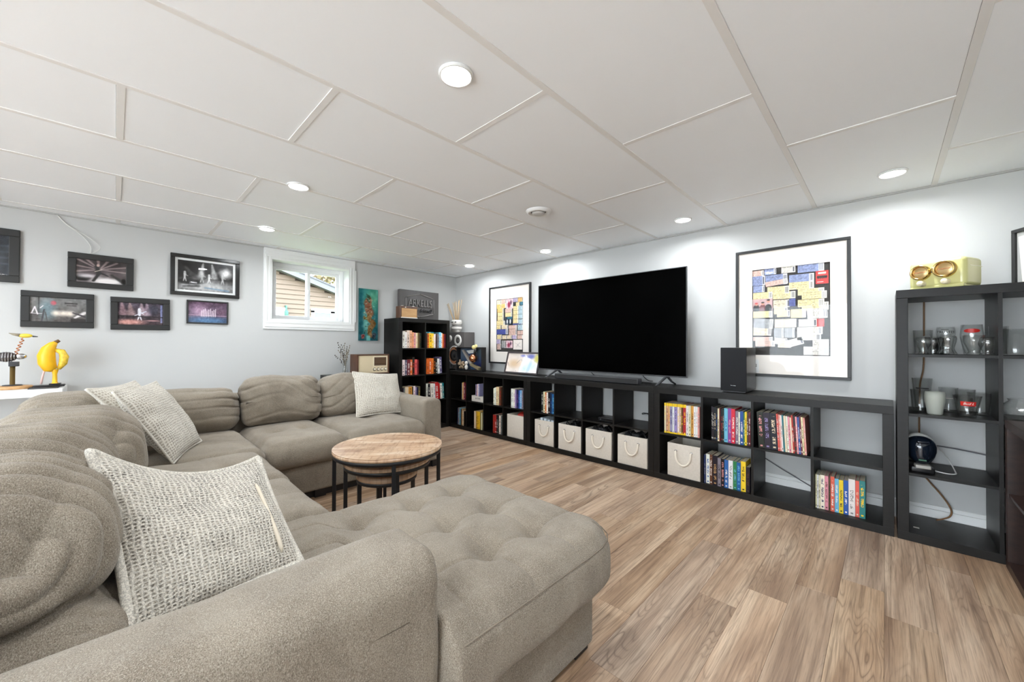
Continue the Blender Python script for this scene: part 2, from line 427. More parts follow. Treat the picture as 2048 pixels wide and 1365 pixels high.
def book_mat():
    """cover colour, title lettering and edge bands from the properties of each book"""
    g = NT('book_cover'); at = lambda n: g.node('ShaderNodeAttribute', attribute_type='OBJECT', attribute_name=n)
    cov, ink, band, bw, sd = at('cover'), at('ink'), at('band'), at('band_width'), at('seed')
    uv = g.node('ShaderNodeUVMap'); s = g.node('ShaderNodeSeparateXYZ'); g.link(uv, 0, s, 0); u, v = s.outputs[0], s.outputs[1]
    seed = sd.outputs['Fac']
    cell = g.node('ShaderNodeCombineXYZ')
    g.l.new(g.math('FLOOR', g.math('MULTIPLY', u, 8)), cell.inputs[0]); g.l.new(g.math('FLOOR', g.math('MULTIPLY', v, 78)), cell.inputs[1]); g.l.new(g.math('MULTIPLY', seed, 100), cell.inputs[2])
    wn = g.node('ShaderNodeTexWhiteNoise'); g.link(cell, 0, wn, 'Vector')
    lo = g.math('ADD', .16, g.math('MULTIPLY', seed, .22)); hi = g.math('SUBTRACT', .92, g.math('MULTIPLY', g.math('FRACT', g.math('MULTIPLY', seed, 5.3)), .25))
    gt = lambda a, b: g.math('GREATER_THAN', a, b); lt = lambda a, b: g.math('LESS_THAN', a, b)
    mask = g.math('MULTIPLY', g.math('MULTIPLY', gt(u, .26), lt(u, .74)), g.math('MULTIPLY', gt(v, lo), lt(v, hi)))
    gaps = lt(g.math('FRACT', g.math('MULTIPLY', v, g.math('ADD', 2.2, g.math('MULTIPLY', seed, 3)))), .8)
    txt = g.math('MULTIPLY', g.math('MULTIPLY', mask, gaps), gt(wn.outputs['Value'], .5))
    logo = g.math('MULTIPLY', g.math('MULTIPLY', gt(u, .3), lt(u, .7)), g.math('MULTIPLY', gt(v, .05), lt(v, .09)))
    c = g.mix(g.math('MAXIMUM', txt, logo), cov.outputs['Color'], ink.outputs['Color'])
    b = g.math('MULTIPLY', gt(u, 0), g.math('MAXIMUM', gt(v, g.math('SUBTRACT', 1, bw.outputs['Fac'])), lt(v, g.math('MULTIPLY', bw.outputs['Fac'], .5))))
    c = g.mix(b, c, band.outputs['Color'])
    g.l.new(c, g.b.inputs['Base Color']); g.b.inputs['Roughness'].default_value = .4; g.b.inputs['Specular IOR Level'].default_value = .4; return g.m
BOOKM = book_mat()

# ------------------------------------------------------------------ room shell
RX, RY, H = 5.66, -6.8, 2.196      # right wall x, rear wall y, ceiling height
WY0, WY1, WZ0, WZ1 = -2.505, -1.675, 1.425, 2.075     # window opening
def struct(name, mb, mat, label, cat, **k):
    return tag(obj(name, mb, mat, **k), label, cat, kind='structure')

floor = struct('floor', MB().box(-.02, RY, -.06, RX, .02, -.009), pmat('floor_underlay', (.05, .045, .04), .9), 'tan oak laminate floor of staggered boards', 'floor')
PW, PL = .155, 1.215
known = {4.3325: -1.59, 4.6425: -1.175, 4.7975: -1.39, 4.9525: -.69, 5.1075: -.98, 4.0225: -1.255, 4.1775: -.57, 3.8675: -2.15}
def plank_mb(L):
    t, g_ = .009, .0003; w = PW - g_; e = .0006
    v = [(g_, g_, -t), (w, g_, -t), (w, L - g_, -t), (g_, L - g_, -t), (g_, g_, -e), (w, g_, -e), (w, L - g_, -e), (g_, L - g_, -e),
         (g_ + e, g_ + e, 0), (w - e, g_ + e, 0), (w - e, L - g_ - e, 0), (g_ + e, L - g_ - e, 0)]
    f = [(8, 9, 10, 11)] + [(i, (i + 1) % 4, (i + 1) % 4 + 4, i + 4) for i in range(4)] + [(i + 4, (i + 1) % 4 + 4, (i + 1) % 4 + 8, i + 8) for i in range(4)]
    return MB().add(v, f)
full_plank = None
k0 = -31
for k in range(k0, 6):
    x = 4.7975 + k * PW
    if x + PW < 0.0 or x > RX - .02: continue
    j = None
    for kx, ky in known.items():
        if abs(kx - x) < .02: j = ky
    if j is None: j = -((k * .43 * PL) % PL)
    y = j
    while y + PL < 0: y += PL
    while y > -4.35:
        y0, y1 = y - 0, min(y + PL, -.0005)
        if y0 > -.001: y -= PL; continue
        L = y1 - y0
        if abs(L - PL) < 1e-3 and full_plank is not None: share('plank', full_plank, floor, (x, y0, 0))
        else:
            o = obj('plank', plank_mb(L), FLOORM, floor, (x, y0, 0))
            if abs(L - PL) < 1e-3: full_plank = o
        y -= PL
    if y + PL > RY + .05: obj('plank', plank_mb(y + PL - RY), FLOORM, floor, (x, RY, 0))

ceiling = struct('ceiling', MB().box(-.02, RY, H + .012, RX + .02, .02, H + .08), pmat('plenum_dark', (.05, .05, .05), .9), 'white drop ceiling of large panels with flat strips', 'ceiling')
GX = [5.035 - .61 * i for i in range(9)]           # strips running towards the television wall
SW = .027
edges = [RX] + GX + [0]
tile_src = {}
for i in range(len(edges) - 1):
    x1, x0 = edges[i], edges[i + 1]
    ph = -.63 if (i % 2 == 0) else -1.245
    cuts = [0.0]; y = ph
    while y > RY + .1: cuts.append(y); y -= 1.22
    cuts.append(RY)
    for a, b in zip(cuts[:-1], cuts[1:]):
        w, L = x1 - x0, a - b
        key = (round(w, 3), round(L, 3)); z = H + random.uniform(.0008, .0035)
        if key in tile_src: o = share('ceiling_tile', tile_src[key], ceiling, (x0 + random.uniform(-.001, .001), b + random.uniform(-.001, .001), z))
        else:
            o = obj('ceiling_tile', MB().box(.0138, .0138, 0, w - .0142, L - .0142, .009), CEIL, ceiling, (x0, b, z), bevel=.0015); tile_src[key] = o
    for y in cuts[1:-1]:
        obj('cross_strip', MB().box(x0 + SW / 2 if x0 > 0 else 0, y - SW / 2, H - .0008, x1 - SW / 2, y + SW / 2, H + .006), STRIP, ceiling, bevel=.0008)
for x in GX:
    obj('runner_strip', MB().box(x - SW / 2, RY, H - .0015, x + SW / 2, 0, H + .006), STRIP, ceiling, bevel=.0008)
ANGLE = pmat('wall_angle_grey', srgb(176, 176, 174), .5)  # plain grey trim where the ceiling meets the walls
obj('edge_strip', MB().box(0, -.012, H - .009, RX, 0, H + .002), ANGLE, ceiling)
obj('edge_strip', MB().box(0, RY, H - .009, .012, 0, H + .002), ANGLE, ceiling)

T = .24
struct('wall_tv', MB().box(-T, 0, -.05, RX + .1, .1, H + .1), WALL, 'pale grey painted wall behind the television', 'wall')
wl = MB().box(-T, RY, -.05, 0, WY0, H + .1).box(-T, WY1, -.05, 0, 0, H + .1).box(-T, WY0, -.05, 0, WY1, WZ0).box(-T, WY0, WZ1, 0, WY1, H + .1)
struct('wall_window', wl, WALL, 'pale grey painted wall with small basement window and concert photos', 'wall')
struct('wall_right', MB().box(RX, RY, -.05, RX + .1, .1, H + .1), WALL, 'pale grey wall behind the espresso shelf unit', 'wall')
DX0, DX1, DZ1 = 1.95, 5.50, 2.08      # glazed doors added to the unseen rear wall as daylight fill
struct('wall_rear', MB().box(-T, RY - .1, -.05, DX0, RY, H + .1).box(DX1, RY - .1, -.05, RX + .1, RY, H + .1).box(DX0, RY - .1, DZ1, DX1, RY, H + .1), WALL, 'pale grey wall with added daylight doors facing the television wall', 'wall')
pd = thing('added_fill_door', 'added white framed glazed doors behind the viewpoint, letting in fill daylight', 'door', (DX0, RY - .08, 0), kind='structure')
for k in range(4):
    x0 = (DX1 - DX0) * k / 4; x1 = (DX1 - DX0) * (k + 1) / 4; y = .02 * (k % 2)
    df = obj('added_door_leaf', MB().box(x0, y, 0, x0 + .05, y + .03, DZ1).box(x1 - .05, y, 0, x1, y + .03, DZ1).box(x0 + .05, y, 0, x1 - .05, y + .03, .06).box(x0 + .05, y, DZ1 - .05, x1 - .05, y + .03, DZ1), VINYL, pd)
    obj('pane', MB().add([(x0 + .05, y + .015, .06), (x1 - .05, y + .015, .06), (x1 - .05, y + .015, DZ1 - .05), (x0 + .05, y + .015, DZ1 - .05)], [(0, 1, 2, 3)]), PANE, df)
struct('added_bounce_ground', MB().box(-6, -16, -.12, 12, RY - .1, -.07), pmat('pale_bounce_ground', srgb(206, 205, 202), .9, var=.06, vscale=2), 'pale ground added outside the glazed doors to bounce daylight in', 'ground')  # unseen pale slab, added to bounce sky light up to the ceiling
pl = bpy.data.lights.new('daylight_portal', 'AREA'); pl.shape = 'RECTANGLE'; pl.size = DX1 - DX0; pl.size_y = DZ1; pl.cycles.is_portal = True
po = bpy.data.objects.new('daylight_portal', pl); COL.objects.link(po); po.location = ((DX0 + DX1) / 2, RY - .09, DZ1 / 2); po.rotation_euler = (pi / 2, 0, pi)
bbm = lambda a: MB().prism(a, 0, 1)
struct('baseboard_tv', MB().box(0, -.014, 0, RX, 0, .10).box(0, -.008, .10, RX, 0, .125), WHITE, 'white baseboard along the television wall', 'baseboard', bevel=.003)
struct('baseboard_window', MB().box(0, RY, 0, .014, -.015, .10).box(0, RY, .10, .008, -.015, .125), WHITE, 'white baseboard along the window wall', 'baseboard', bevel=.003)

# window in the wall: casing, reveal, sliding sashes, panes
win = thing('window_1', 'small white sliding basement window with moulded casing', 'window', (0, WY0, WZ0), pi / 2, kind='structure')
ww, wh = WY1 - WY0, WZ1 - WZ0
def casing(x0, z0, x1, z1):
    mb = MB().box(x0, -.016, z0, x1, 0, z1)
    return mb
cw = .082
cas = [(-cw, -cw - .03, ww + cw, -.0), (-cw, wh, ww + cw, H - WZ0 - .002), (-cw, 0, 0, wh), (ww, 0, ww + cw + .015, wh)]
for a in cas:
    o = obj('casing', casing(*a), WHITE, win, bevel=.004)
    hor = (a[2] - a[0]) > (a[3] - a[1])
    for fr_, dp in ((.3, .024), (.68, .021)):
        if hor:
            zz = a[1] + (a[3] - a[1]) * fr_; obj('casing_bead', MB().box(a[0] + .012, -dp, zz - .012, a[2] - .012, -.014, zz + .012), WHITE, o, bevel=.005)
        else:
            xx = a[0] + (a[2] - a[0]) * fr_; obj('casing_bead', MB().box(xx - .012, -dp, a[1] - .03, xx + .012, -.014, a[3] + .03), WHITE, o, bevel=.005)
D = .20
obj('reveal', MB().box(-.012, 0, -.012, 0, D, wh + .012), WHITE, win); obj('reveal', MB().box(ww, 0, -.012, ww + .012, D, wh + .012), WHITE, win)
obj('reveal', MB().box(0, 0, wh, ww, D, wh + .012), WHITE, win); obj('window_sill', MB().box(0, -.004, -.012, ww, D, 0), WHITE, win, bevel=.003)
fo = .045
obj('window_frame', MB().box(0, D - .05, 0, fo, D + .03, wh).box(ww - fo, D - .05, 0, ww, D + .03, wh).box(fo, D - .05, 0, ww - fo, D + .03, .018).box(fo, D - .05, wh - fo, ww - fo, D + .03, wh), VINYL, win, bevel=.004)
def sash(x0, x1, y):
    s = .034; z0, z1 = .018, wh - fo
    o = obj('sash', MB().box(x0, y, z0, x0 + s, y + .022, z1).box(x1 - s, y, z0, x1, y + .022, z1).box(x0 + s, y, z0, x1 - s, y + .022, z0 + s).box(x0 + s, y, z1 - s, x1 - s, y + .022, z1), VINYL, win, bevel=.003)
    obj('pane', MB().box(x0 + s, y + .009, z0 + s, x1 - s, y + .012, z1 - s), PANE, o); return o
s1_ = sash(fo, ww * .53, D - .045); s2_ = sash(ww * .48, ww - fo, D - .018)
obj('latch', MB().bbox(ww * .53 - .03, D - .058, wh * .5, ww * .53 - .012, D - .044, wh * .5 + .05, .004), VINYL, s1_)

# ------------------------------------------------------------------ recessed ceiling lamps and vent
LENS = pmat('lit_lamp_lens', (1, .97, .92), .4, emit=26)
def lamp(x, y, label):
    t = thing('recessed_light', label, 'ceiling light', (x, y, H), group='recessed ceiling lights')
    obj('trim_ring', MB().lathe([(.055, -.004), (.058, -.010), (.064, -.009), (.068, -.0), (.055, .002), (.055, -.004)], n=32), WHITE, t)
    obj('lens', MB().lathe([(0, -.010), (.035, -.009), (.055, -.004)], n=28), LENS, t)
    ld = bpy.data.lights.new('lamp_glow', 'AREA'); ld.shape = 'DISK'; ld.size = .10; ld.energy = LAMP_W; ld.color = LAMP_COL; ld.spread = LAMP_SPREAD
    lo = bpy.data.objects.new('lamp_glow', ld); COL.objects.link(lo); lo.location = (0, 0, -.014); lo.parent = t
    return t
lamp(3.618, -2.783, 'lit round recessed light nearest the camera, above the chaise')
lamp(2.024, -2.857, 'lit round recessed light over the middle of the sofa')
lamp(.781, -2.742, 'lit round recessed light close to the basement window')
lamp(.846, -.426, 'lit round recessed light in the corner above the tall bookcase')
lamp(2.085, -.356, 'lit round recessed light above the left end of the television')
lamp(3.602, -.417, 'lit round recessed light between television and large ticket poster')
lamp(4.839, -.439, 'lit round recessed light above the glassware shelf')
lamp(4.84, -2.80, 'lit round recessed light directly above the viewpoint')
for x, w in ((.8, 'far'), (2.05, 'second'), (3.6, 'third'), (4.84, 'last')):
    lamp(x, -4.9, 'lit round recessed light, %s in the row behind the sofa' % w)

v = thing('ceiling_diffuser', 'round white air diffuser on the ceiling', 'vent', (2.864, -1.399, H))
obj('outer_ring', MB().lathe([(.062, -.006), (.072, -.022), (.088, -.018), (.100, 0)], n=36), WHITE, v)
obj('core_disc', MB().lathe([(0, -.030), (.044, -.028), (.052, -.020), (.050, -.012)], n=32), pmat('diffuser_grey', srgb(196, 194, 190), .4), v)
obj('throat', MB().lathe([(.050, -.005), (.064, -.005)], n=32), BLACKP, v)

# ------------------------------------------------------------------ cube shelf units
def cube_unit(label, cols, rows, loc, rotz, mat=None, back=False, d=.39, fr=.05, th=.016, group='black cube shelf units'):
    mat = mat or BLACKWOOD
    op = .335; w = 2 * fr + cols * op + (cols - 1) * th; h = 2 * fr + rows * op + (rows - 1) * th
    t = thing('cube_shelf_unit', label, 'shelf unit', loc, rotz, group)
    B = .0015
    obj('top_panel', MB().box(0, 0, h - fr, w, d, h), mat, t, bevel=B); obj('bottom_panel', MB().box(0, 0, 0, w, d, fr), mat, t, bevel=B)
    obj('side_panel', MB().box(0, .0005, fr, fr, d, h - fr), mat, t, bevel=B); obj('side_panel', MB().box(w - fr, .0005, fr, w, d, h - fr), mat, t, bevel=B)
    for i in range(1, cols):
        x = fr + i * op + (i - 1) * th; obj('divider', MB().box(x, .004, fr, x + th, d, h - fr), mat, t)
    for i in range(cols):
        x = fr + i * (op + th)
        for j in range(1, rows):
            z = fr + j * op + (j - 1) * th; obj('shelf', MB().box(x, .006, z, x + op, d, z + th), mat, t)
    if back: obj('back_panel', MB().box(fr, d - .004, fr, w - fr, d, h - fr), mat, t)
    t['cell'] = 0
    del t['cell']
    return t
def cell(c, r, rows, fr=.05, op=.335, th=.016):
    """left x and floor z of cell, column c from the left, row r from the top"""
    return fr + c * (op + th), fr + (rows - 1 - r) * (op + th)
UY = -.41
U1 = cube_unit('low black cube shelf unit in the corner, next to the tall bookcase', 4, 2, (.371, UY, 0), 0, back=True)
U2 = cube_unit('low black cube shelf unit under the television, with four cream bins', 4, 2, (1.861, UY, 0), 0)
U3 = cube_unit('low black cube shelf unit under the subwoofer, full of magazines and paperbacks', 4, 2, (3.351, UY, 0), 0)
U4 = cube_unit('tall black cube shelf unit holding beer glasses', 2, 4, (4.852, UY, 0), 0)
BK = cube_unit('tall narrow black bookcase in the corner, full of books', 2, 4, (.41, -1.205, 0), pi / 2, back=True)
LC = cube_unit('low black cabinet behind the sofa, under the cream radio', 2, 2, (.41, -2.003, 0), pi / 2, back=True)
PU = cube_unit('low espresso brown shelf unit at the right edge, along the right wall', 4, 2, (5.253, -.432, 0), -pi / 2, mat=BROWNWOOD, fr=.04, group='brown shelf unit')

# ------------------------------------------------------------------ books
PAL = {'k': ('black', (24, 23, 24)), 'w': ('white', (232, 228, 220)), 'c': ('cream', (226, 208, 178)), 'p': ('peach', (226, 170, 128)), 'o': ('orange', (214, 108, 44)),
       'r': ('red', (176, 36, 34)), 'm': ('maroon', (106, 26, 36)), 'y': ('yellow', (238, 200, 40)), 'g': ('green', (48, 120, 72)), 't': ('teal', (30, 118, 132)),
       'b': ('blue', (36, 88, 160)), 'n': ('navy', (26, 38, 78)), 's': ('sky blue', (112, 182, 214)), 'v': ('purple', (132, 68, 158)), 'l': ('lilac', (150, 136, 184)),
       'd': ('brown', (86, 54, 38)), 'h': ('grey', (130, 128, 126)), 'e': ('olive', (96, 90, 52)), 'i': ('pink', (222, 150, 150)), 'x': ('salmon', (222, 92, 82)), 'a': ('tan', (190, 150, 100)),
       'u': ('crimson', (206, 40, 72)), 'q': ('slate', (84, 90, 112)), 'f': ('gold', (206, 160, 60))}
ORD = ['first', 'second', 'third', 'fourth', 'fifth', 'sixth', 'seventh', 'eighth', 'ninth', 'tenth', 'eleventh', 'twelfth', 'thirteenth', 'fourteenth', 'fifteenth', 'sixteenth', 'seventeenth', 'eighteenth', 'nineteenth']
brnd = random.Random(11)
def book_meshes(t, d, h):
    c = .0018
    me = bpy.data.meshes.new('cover')
    mb = MB().box(0, 0, 0, t, c, h).box(0, c, 0, c, d, h).box(t - c, c, 0, t, d, h)
    me.from_pydata(mb.v, [], mb.f)
    uv = me.uv_layers.new(name='UVMap')
    for poly in me.polygons:
        spine = abs(poly.normal.y + 1) < .1 and poly.index < 6
        for li in poly.loop_indices:
            p = me.vertices[me.loops[li].vertex_index].co
            uv.data[li].uv = (p.x / t, p.z / h) if spine else (-1, p.z / h)
    me.materials.append(BOOKM)
    return me, MB().box(c, c, .002, t - c, d - .003, h - .002)
def book(kind, label, group, M4, t, d, h, cov, ink, band=(1, .8, .1), bw=0):
    o = thing(kind, label, 'book' if kind != 'magazine' else 'magazine', group=group)
    o.matrix_world = M4; o.location = M4.to_translation(); o.rotation_euler = M4.to_euler()
    me, pg = book_meshes(t, d, h)
    c = bpy.data.objects.new('cover', me); COL.objects.link(c); c.parent = o
    c['cover'] = [float(x) for x in srgb(cov)]; c['ink'] = [float(x) for x in srgb(ink)]; c['band'] = [float(x) for x in srgb(band)]; c['band_width'] = float(bw); c['seed'] = brnd.random()
    obj('page_block', pg, PAPER, o); return o
def unit_mat(u): return Matrix.Translation(u.location) @ Matrix.Rotation(u.rotation_euler.z, 4, 'Z')
def row(u, cx, cz, x0, spec, place, sx=None, depth=.16, setback=.02, kind='book', band=None, bw=0, tilt=0.0, lean_from=99, fit=None):
    """a row of books; spec items 'colour ink thickness(mm) height(mm)'"""
    x = cx + x0; n = 0; tot = 0
    items = [s.split() for s in spec.split(',')]
    ks = 1.0 if fit is None else fit / (sum(float(it[1]) for it in items) / 1000 + .0003 * len(items))
    for k, it in enumerate(items):
        col, ink = it[0][0], it[0][1]; t = float(it[1]) / 1000 * ks; h = float(it[2]) / 1000
        dd = float(it[3]) / 1000 if len(it) > 3 and it[3][0].isdigit() else min(.30, max(depth, h * .66))
        cn, rgb = PAL[col]; rgb = tuple(max(0, min(255, c + brnd.randint(-10, 10))) for c in rgb)
        a = tilt if k >= lean_from else 0.0
        if a < 0 and k == lean_from and k > 0: x += h * math.sin(-a)
        sb = setback + brnd.uniform(-.004, .006)
        M4 = unit_mat(u) @ Matrix.Translation((x, sb, cz + .0005 + (math.sin(a) * t if a > 0 else 0))) @ Matrix.Rotation(a, 4, 'Y')
        szw = 'thick' if t > .03 else ('slim' if t < .012 else ('tall' if h > .235 else ('short' if h < .185 else 'upright')))
        b_on = band is not None and k < bw_n(spec, band)
        lab = '%s %s %s, %s from left, %s' % (szw, cn, 'yellow-edged magazine' if b_on else kind, ORD[k] if k < len(ORD) else 'last', place)
        book(kind, lab, kind + 's in the ' + place, M4, t - .0006, dd, h, rgb, PAL[ink][1], (242, 204, 26), bw if b_on else 0)
        x += t / max(.8, math.cos(a)) + brnd.uniform(0, .0006)
    return x
def bw_n(spec, band): return band
# corner bookcase (faces the room from the window wall)
FIT = {(0, 0): .285, (1, 0): .318, (0, 1): .25, (1, 1): .25, (0, 2): .275, (1, 2): .285, (0, 3): .2, (1, 3): .2}
for (c, r, x0, spec, place, til, lf) in [
    (0, 0, .006, 'wd 24 215,wk 16 205,cd 22 228,pd 20 226,pd 12 205,ih 18 200,ci 16 198,ee 14 200,kd 16 196', 'top left cell of the corner bookcase', 0, 99),
    (1, 0, .012, 'dk 14 195,ok 16 196,yk 30 198,yw 18 197,wy 16 190,dk 20 196,hd 18 192,sw 22 215,wr 14 205,or 12 195,mk 20 194', 'top right cell of the corner bookcase', 0, 99),
    (0, 1, .006, 'wk 26 200,qw 20 198,mw 28 200,ow 22 200,kr 20 232,xm 24 200,mk 16 196', 'second row left cell of the corner bookcase', 0, 99),
    (1, 1, .016, 'od 26 205,ow 22 212,or 22 210,ko 16 206,kw 18 205,wk 20 202,qw 22 225', 'second row right cell of the corner bookcase', -.05, 4),
    (0, 2, .004, 'kw 18 190,hk 14 186,cw 32 200,fd 34 202,kd 14 198,wr 18 204,lk 14 190,nk 16 182,ef 20 194', 'third row left cell of the corner bookcase', 0, 99),
    (1, 2, .014, 'wk 16 222,kw 22 214,wh 30 216,wk 16 214,rw 32 230,rk 16 212,wk 20 208,tw 14 216', 'third row right cell of the corner bookcase', -.06, 1),
    (0, 3, .02, 'kw 22 200,nw 26 210,dk 24 205,hk 22 212', 'bottom left cell of the corner bookcase', 0, 99),
    (1, 3, .03, 'dk 24 205,kw 22 215,qw 26 200,kr 20 205', 'bottom right cell of the corner bookcase', 0, 99)]:
    cx, cz = cell(c, r, 4); row(BK, cx, cz, x0, spec, place, depth=.14, tilt=til, lean_from=lf, fit=FIT[(c, r)])
# low unit in the corner
for (c, r, x0, spec, place) in [
    (0, 0, .228, 'wy 14 225,fd 18 235,ir 22 230,mw 26 238,mk 18 222', 'upper first cell of the corner low unit'),
    (2, 0, .160, 'wk 22 205,wl 24 215,cd 30 225,ck 20 222,dr 34 228', 'upper third cell of the corner low unit'),
    (3, 0, .118, 'wh 30 225,wv 24 222,lv 20 220,nv 26 218,bs 16 215,sw 26 218,hk 16 216', 'upper fourth cell of the corner low unit'),
    (0, 1, .130, 'nk 18 220,hs 30 232,sk 22 228,kd 24 215,af 26 225,ck 22 205,ke 18 195', 'lower first cell of the corner low unit'),
    (1, 1, .138, 'cw 34 225,fk 34 228,yd 28 226,yf 26 222,ek 18 220,cw 24 218', 'lower second cell of the corner low unit'),
    (2, 1, .150, 'rd 30 225,rw 28 222,kw 26 228,kh 22 226,wk 28 228,hk 18 224', 'lower third cell of the corner low unit')]:
    cx, cz = cell(c, r, 2); row(U1, cx, cz, x0, spec, place, fit={(0, 0): .08, (3, 0): .19}.get((c, r)))
cx, cz = cell(1, 0, 2)
t = thing('boxed_set', 'white boxed book lying flat under two paperbacks in the corner low unit', 'box', (U1.location.x + cx + .075, UY + .03, cz))
t.location.z = cz
obj('case', MB().box(0, 0, 0, .25, .22, .075), pmat('white_card', srgb(226, 222, 214), .6), t, bevel=.002)
lettering('title', 'BOOKS', .03, BLACKP, t, (.125, -.0005, .042), depth=.0004)
row(U1, cx, cz + .076, .165, 'lk 20 150,mw 16 140,wl 22 158,lw 22 160', 'stack on the white box in the corner low unit', depth=.11)
# unit under the television
cx, cz = cell(0, 0, 2); row(U2, cx, cz, .148, 'kw 22 225,cd 26 232,ow 20 228,wr 18 226,kw 24 232,nb 22 226,bs 30 218', 'upper first cell under the television', fit=.182)
# unit under the subwoofer
cx, cz = cell(0, 0, 2)
row(U3, cx, cz, .035, 'cy 13 255,pk 14 255,po 16 255,ln 20 255,wl 14 255,lq 22 255,wy 15 255,aw 15 255,dy 13 255,ry 24 255,wh 20 250,ck 16 252,fk 18 252,wh 15 250,wi 15 250,ih 14 248', 'upper first cell below the subwoofer', kind='magazine', band=10, bw=.1, depth=.18, fit=.288)
cx, cz = cell(1, 0, 2)
row(U3, cx, cz, .058, 'kw 9 268,kw 10 262,kc 14 262,kb 13 258,ck 12 255,mk 8 258,kr 16 255,kw 8 250,sb 26 262,vi 25 264,uw 27 264,hw 22 250,wh 10 246,bw 22 252,gw 9 246,yk 13 252,dw 9 250,mw 14 252', 'upper second cell below the subwoofer', depth=.20, fit=.272)
cx, cz = cell(1, 1, 2)
row(U3, cx, cz, .004, 'nh 10 226,wb 21 232,dw 15 234,ka 28 232,hk 17 220,ki 18 218,bw 20 215,wh 23 216,gs 19 214,bs 20 212,yk 24 226 150,kd 20 190', 'lower second cell below the subwoofer', depth=.15, fit=.322)
cx, cz = cell(2, 0, 2)
row(U3, cx, cz, .030, 'ki 33 262,kl 34 262,kc 36 262,xw 9 262,iw 10 258,wk 8 255,te 9 258,cw 10 254,wr 10 252,ik 9 250,cw 9 246,rw 9 264,kr 10 262,iw 9 256,bw 9 254,mw 10 262,ck 9 258,iw 9 254', 'upper third cell below the subwoofer', kind='magazine', depth=.20, tilt=-.05, lean_from=0, fit=.285)
cx, cz = cell(3, 1, 2)
row(U3, cx, cz, .004, 'ck 8 224,wk 9 226,ck 7 225,wn 22 228,id 18 226,dk 10 220,xw 20 230,sw 20 222,yk 21 218,bw 23 222,wh 31 236,xc 18 232,ty 27 238', 'lower fourth cell below the subwoofer', depth=.13, setback=.05, fit=.252)
# teal book lying on top of the row in the corner bookcase
cx, cz = cell(1, 0, 4)
M4 = unit_mat(BK) @ Matrix.Translation((cx + .016, .03, cz + .2165)) @ Matrix.Rotation(pi / 2, 4, 'Y')
book('book', 'teal paperback lying flat on top of the books in the corner bookcase', 'flat books in the corner bookcase', M4, .017, .11, .122, PAL['t'][1], PAL['w'][1])

# ------------------------------------------------------------------ fabric bins
BINF = pmat('cream_canvas', srgb(214, 207, 196), .9, var=.05, vscale=60, bump=.25, bscale=300, spec=.15)
BINI = pmat('bin_lining', srgb(150, 144, 134), .9, spec=.1)
ROPE = pmat('cotton_rope', srgb(232, 224, 210), .9, bump=.5, bscale=260, spec=.1)
BLACKBITS = pmat('black_gear', (.012, .012, .014), .45)
def bin_(u, c, r, x0, w, label, fill, fillname, h=.268, handle=True, d=.33, tilt=0, inset=.012):
    cx, cz = cell(c, r, 2)
    t = thing('storage_bin', label, 'bin', (u.location.x + cx + x0, UY + inset, cz), tilt, 'cream fabric bins in the low shelf')
    k = .004
    obj('front_panel', MB().bbox(0, 0, 0, w, .006, h, .0025), BINF, t)
    obj('side_panel', MB().bbox(0, .006, 0, .006, d, h, .0025), BINF, t); obj('side_panel', MB().bbox(w - .006, .006, 0, w, d, h, .0025), BINF, t)
    obj('rear_panel', MB().box(.006, d - .006, 0, w - .006, d, h), BINF, t); obj('base_panel', MB().box(.006, .006, 0, w - .006, d - .006, .006), BINI, t)
    if handle:
        pts = []
        for i in range(15):
            a = pi * i / 14; pts.append((w / 2 - math.cos(a) * .062, -.010 - .008 * math.sin(a), h * .76 - math.sin(a) ** .8 * .105))
        pts = [(pts[0][0], .002, pts[0][2] + .004)] + pts + [(pts[-1][0], .002, pts[-1][2] + .004)]
        ho = obj('rope_handle', MB().tube(pts, .0082, 8), ROPE, t)
        for s_ in (-1, 1): obj('eyelet', MB().lathe([(.007, 0), (.011, 0), (.011, -.003), (.007, -.003)], (w / 2 + s_ * .062, 0, h * .76 + .004), 14, 'y'), CHROME, ho)
    rr = random.Random(len(label))
    if fill == 'cables':
        mb = MB()
        for q in range(9):
            x, y = rr.uniform(.05, w - .05), rr.uniform(.05, d - .07); R_ = rr.uniform(.02, .045)
            pts = [(min(w - .02, max(.02, x + R_ * math.cos(a))), min(d - .02, max(.02, y + R_ * math.sin(a))), h - .025 + .03 * math.sin(a * 1.7 + q) + rr.uniform(0, .02)) for a in np.linspace(0, 6.0, 18)]
            mb.tube(pts, .005, 6)
        for q in range(5):
            x, y = rr.uniform(.05, w - .07), rr.uniform(.05, d - .08); mb.bbox(x - .03, y - .02, h - .12, x + .03, y + .025, h + rr.uniform(-.02, .012), .006)
        f = obj(fillname, mb, BLACKBITS, t); f['kind'] = 'stuff'
    elif fill == 'red':
        obj(fillname, MB().ball((w * .6, .12, h - .01), .07, .08, .04), pmat('red_rubber', srgb(178, 44, 34), .5), t)
    elif fill == 'papers':
        mb = MB()
        for q in range(4): mb.box(.05 + q * .05, .04, .05, .05 + q * .05 + .035, .24, h + .018 - .004 * q)
        obj(fillname, mb, pmat('pale_paper_items', srgb(206, 218, 226), .6), t)
    return t
bin_(U1, 3, 1, .05, .27, 'plain cream bin without handle, red item inside, in the corner low unit', 'red', 'red_cap', handle=False, inset=.02)
bin_(U2, 0, 1, .060, .268, 'cream rope-handled bin with papers, leftmost under the television', 'papers', 'papers')
bin_(U2, 1, 1, .040, .285, 'cream rope-handled bin with cables, second under the television', 'cables', 'cables')
bin_(U2, 2, 1, .030, .288, 'cream rope-handled bin with black gear, third under the television', 'cables', 'cables')
bin_(U2, 3, 1, .032, .288, 'cream rope-handled bin with dark gear, fourth under the television', 'cables', 'cables')
bin_(U3, 0, 1, .064, .264, 'cream rope-handled bin under the yellow magazines', None, '', h=.275)

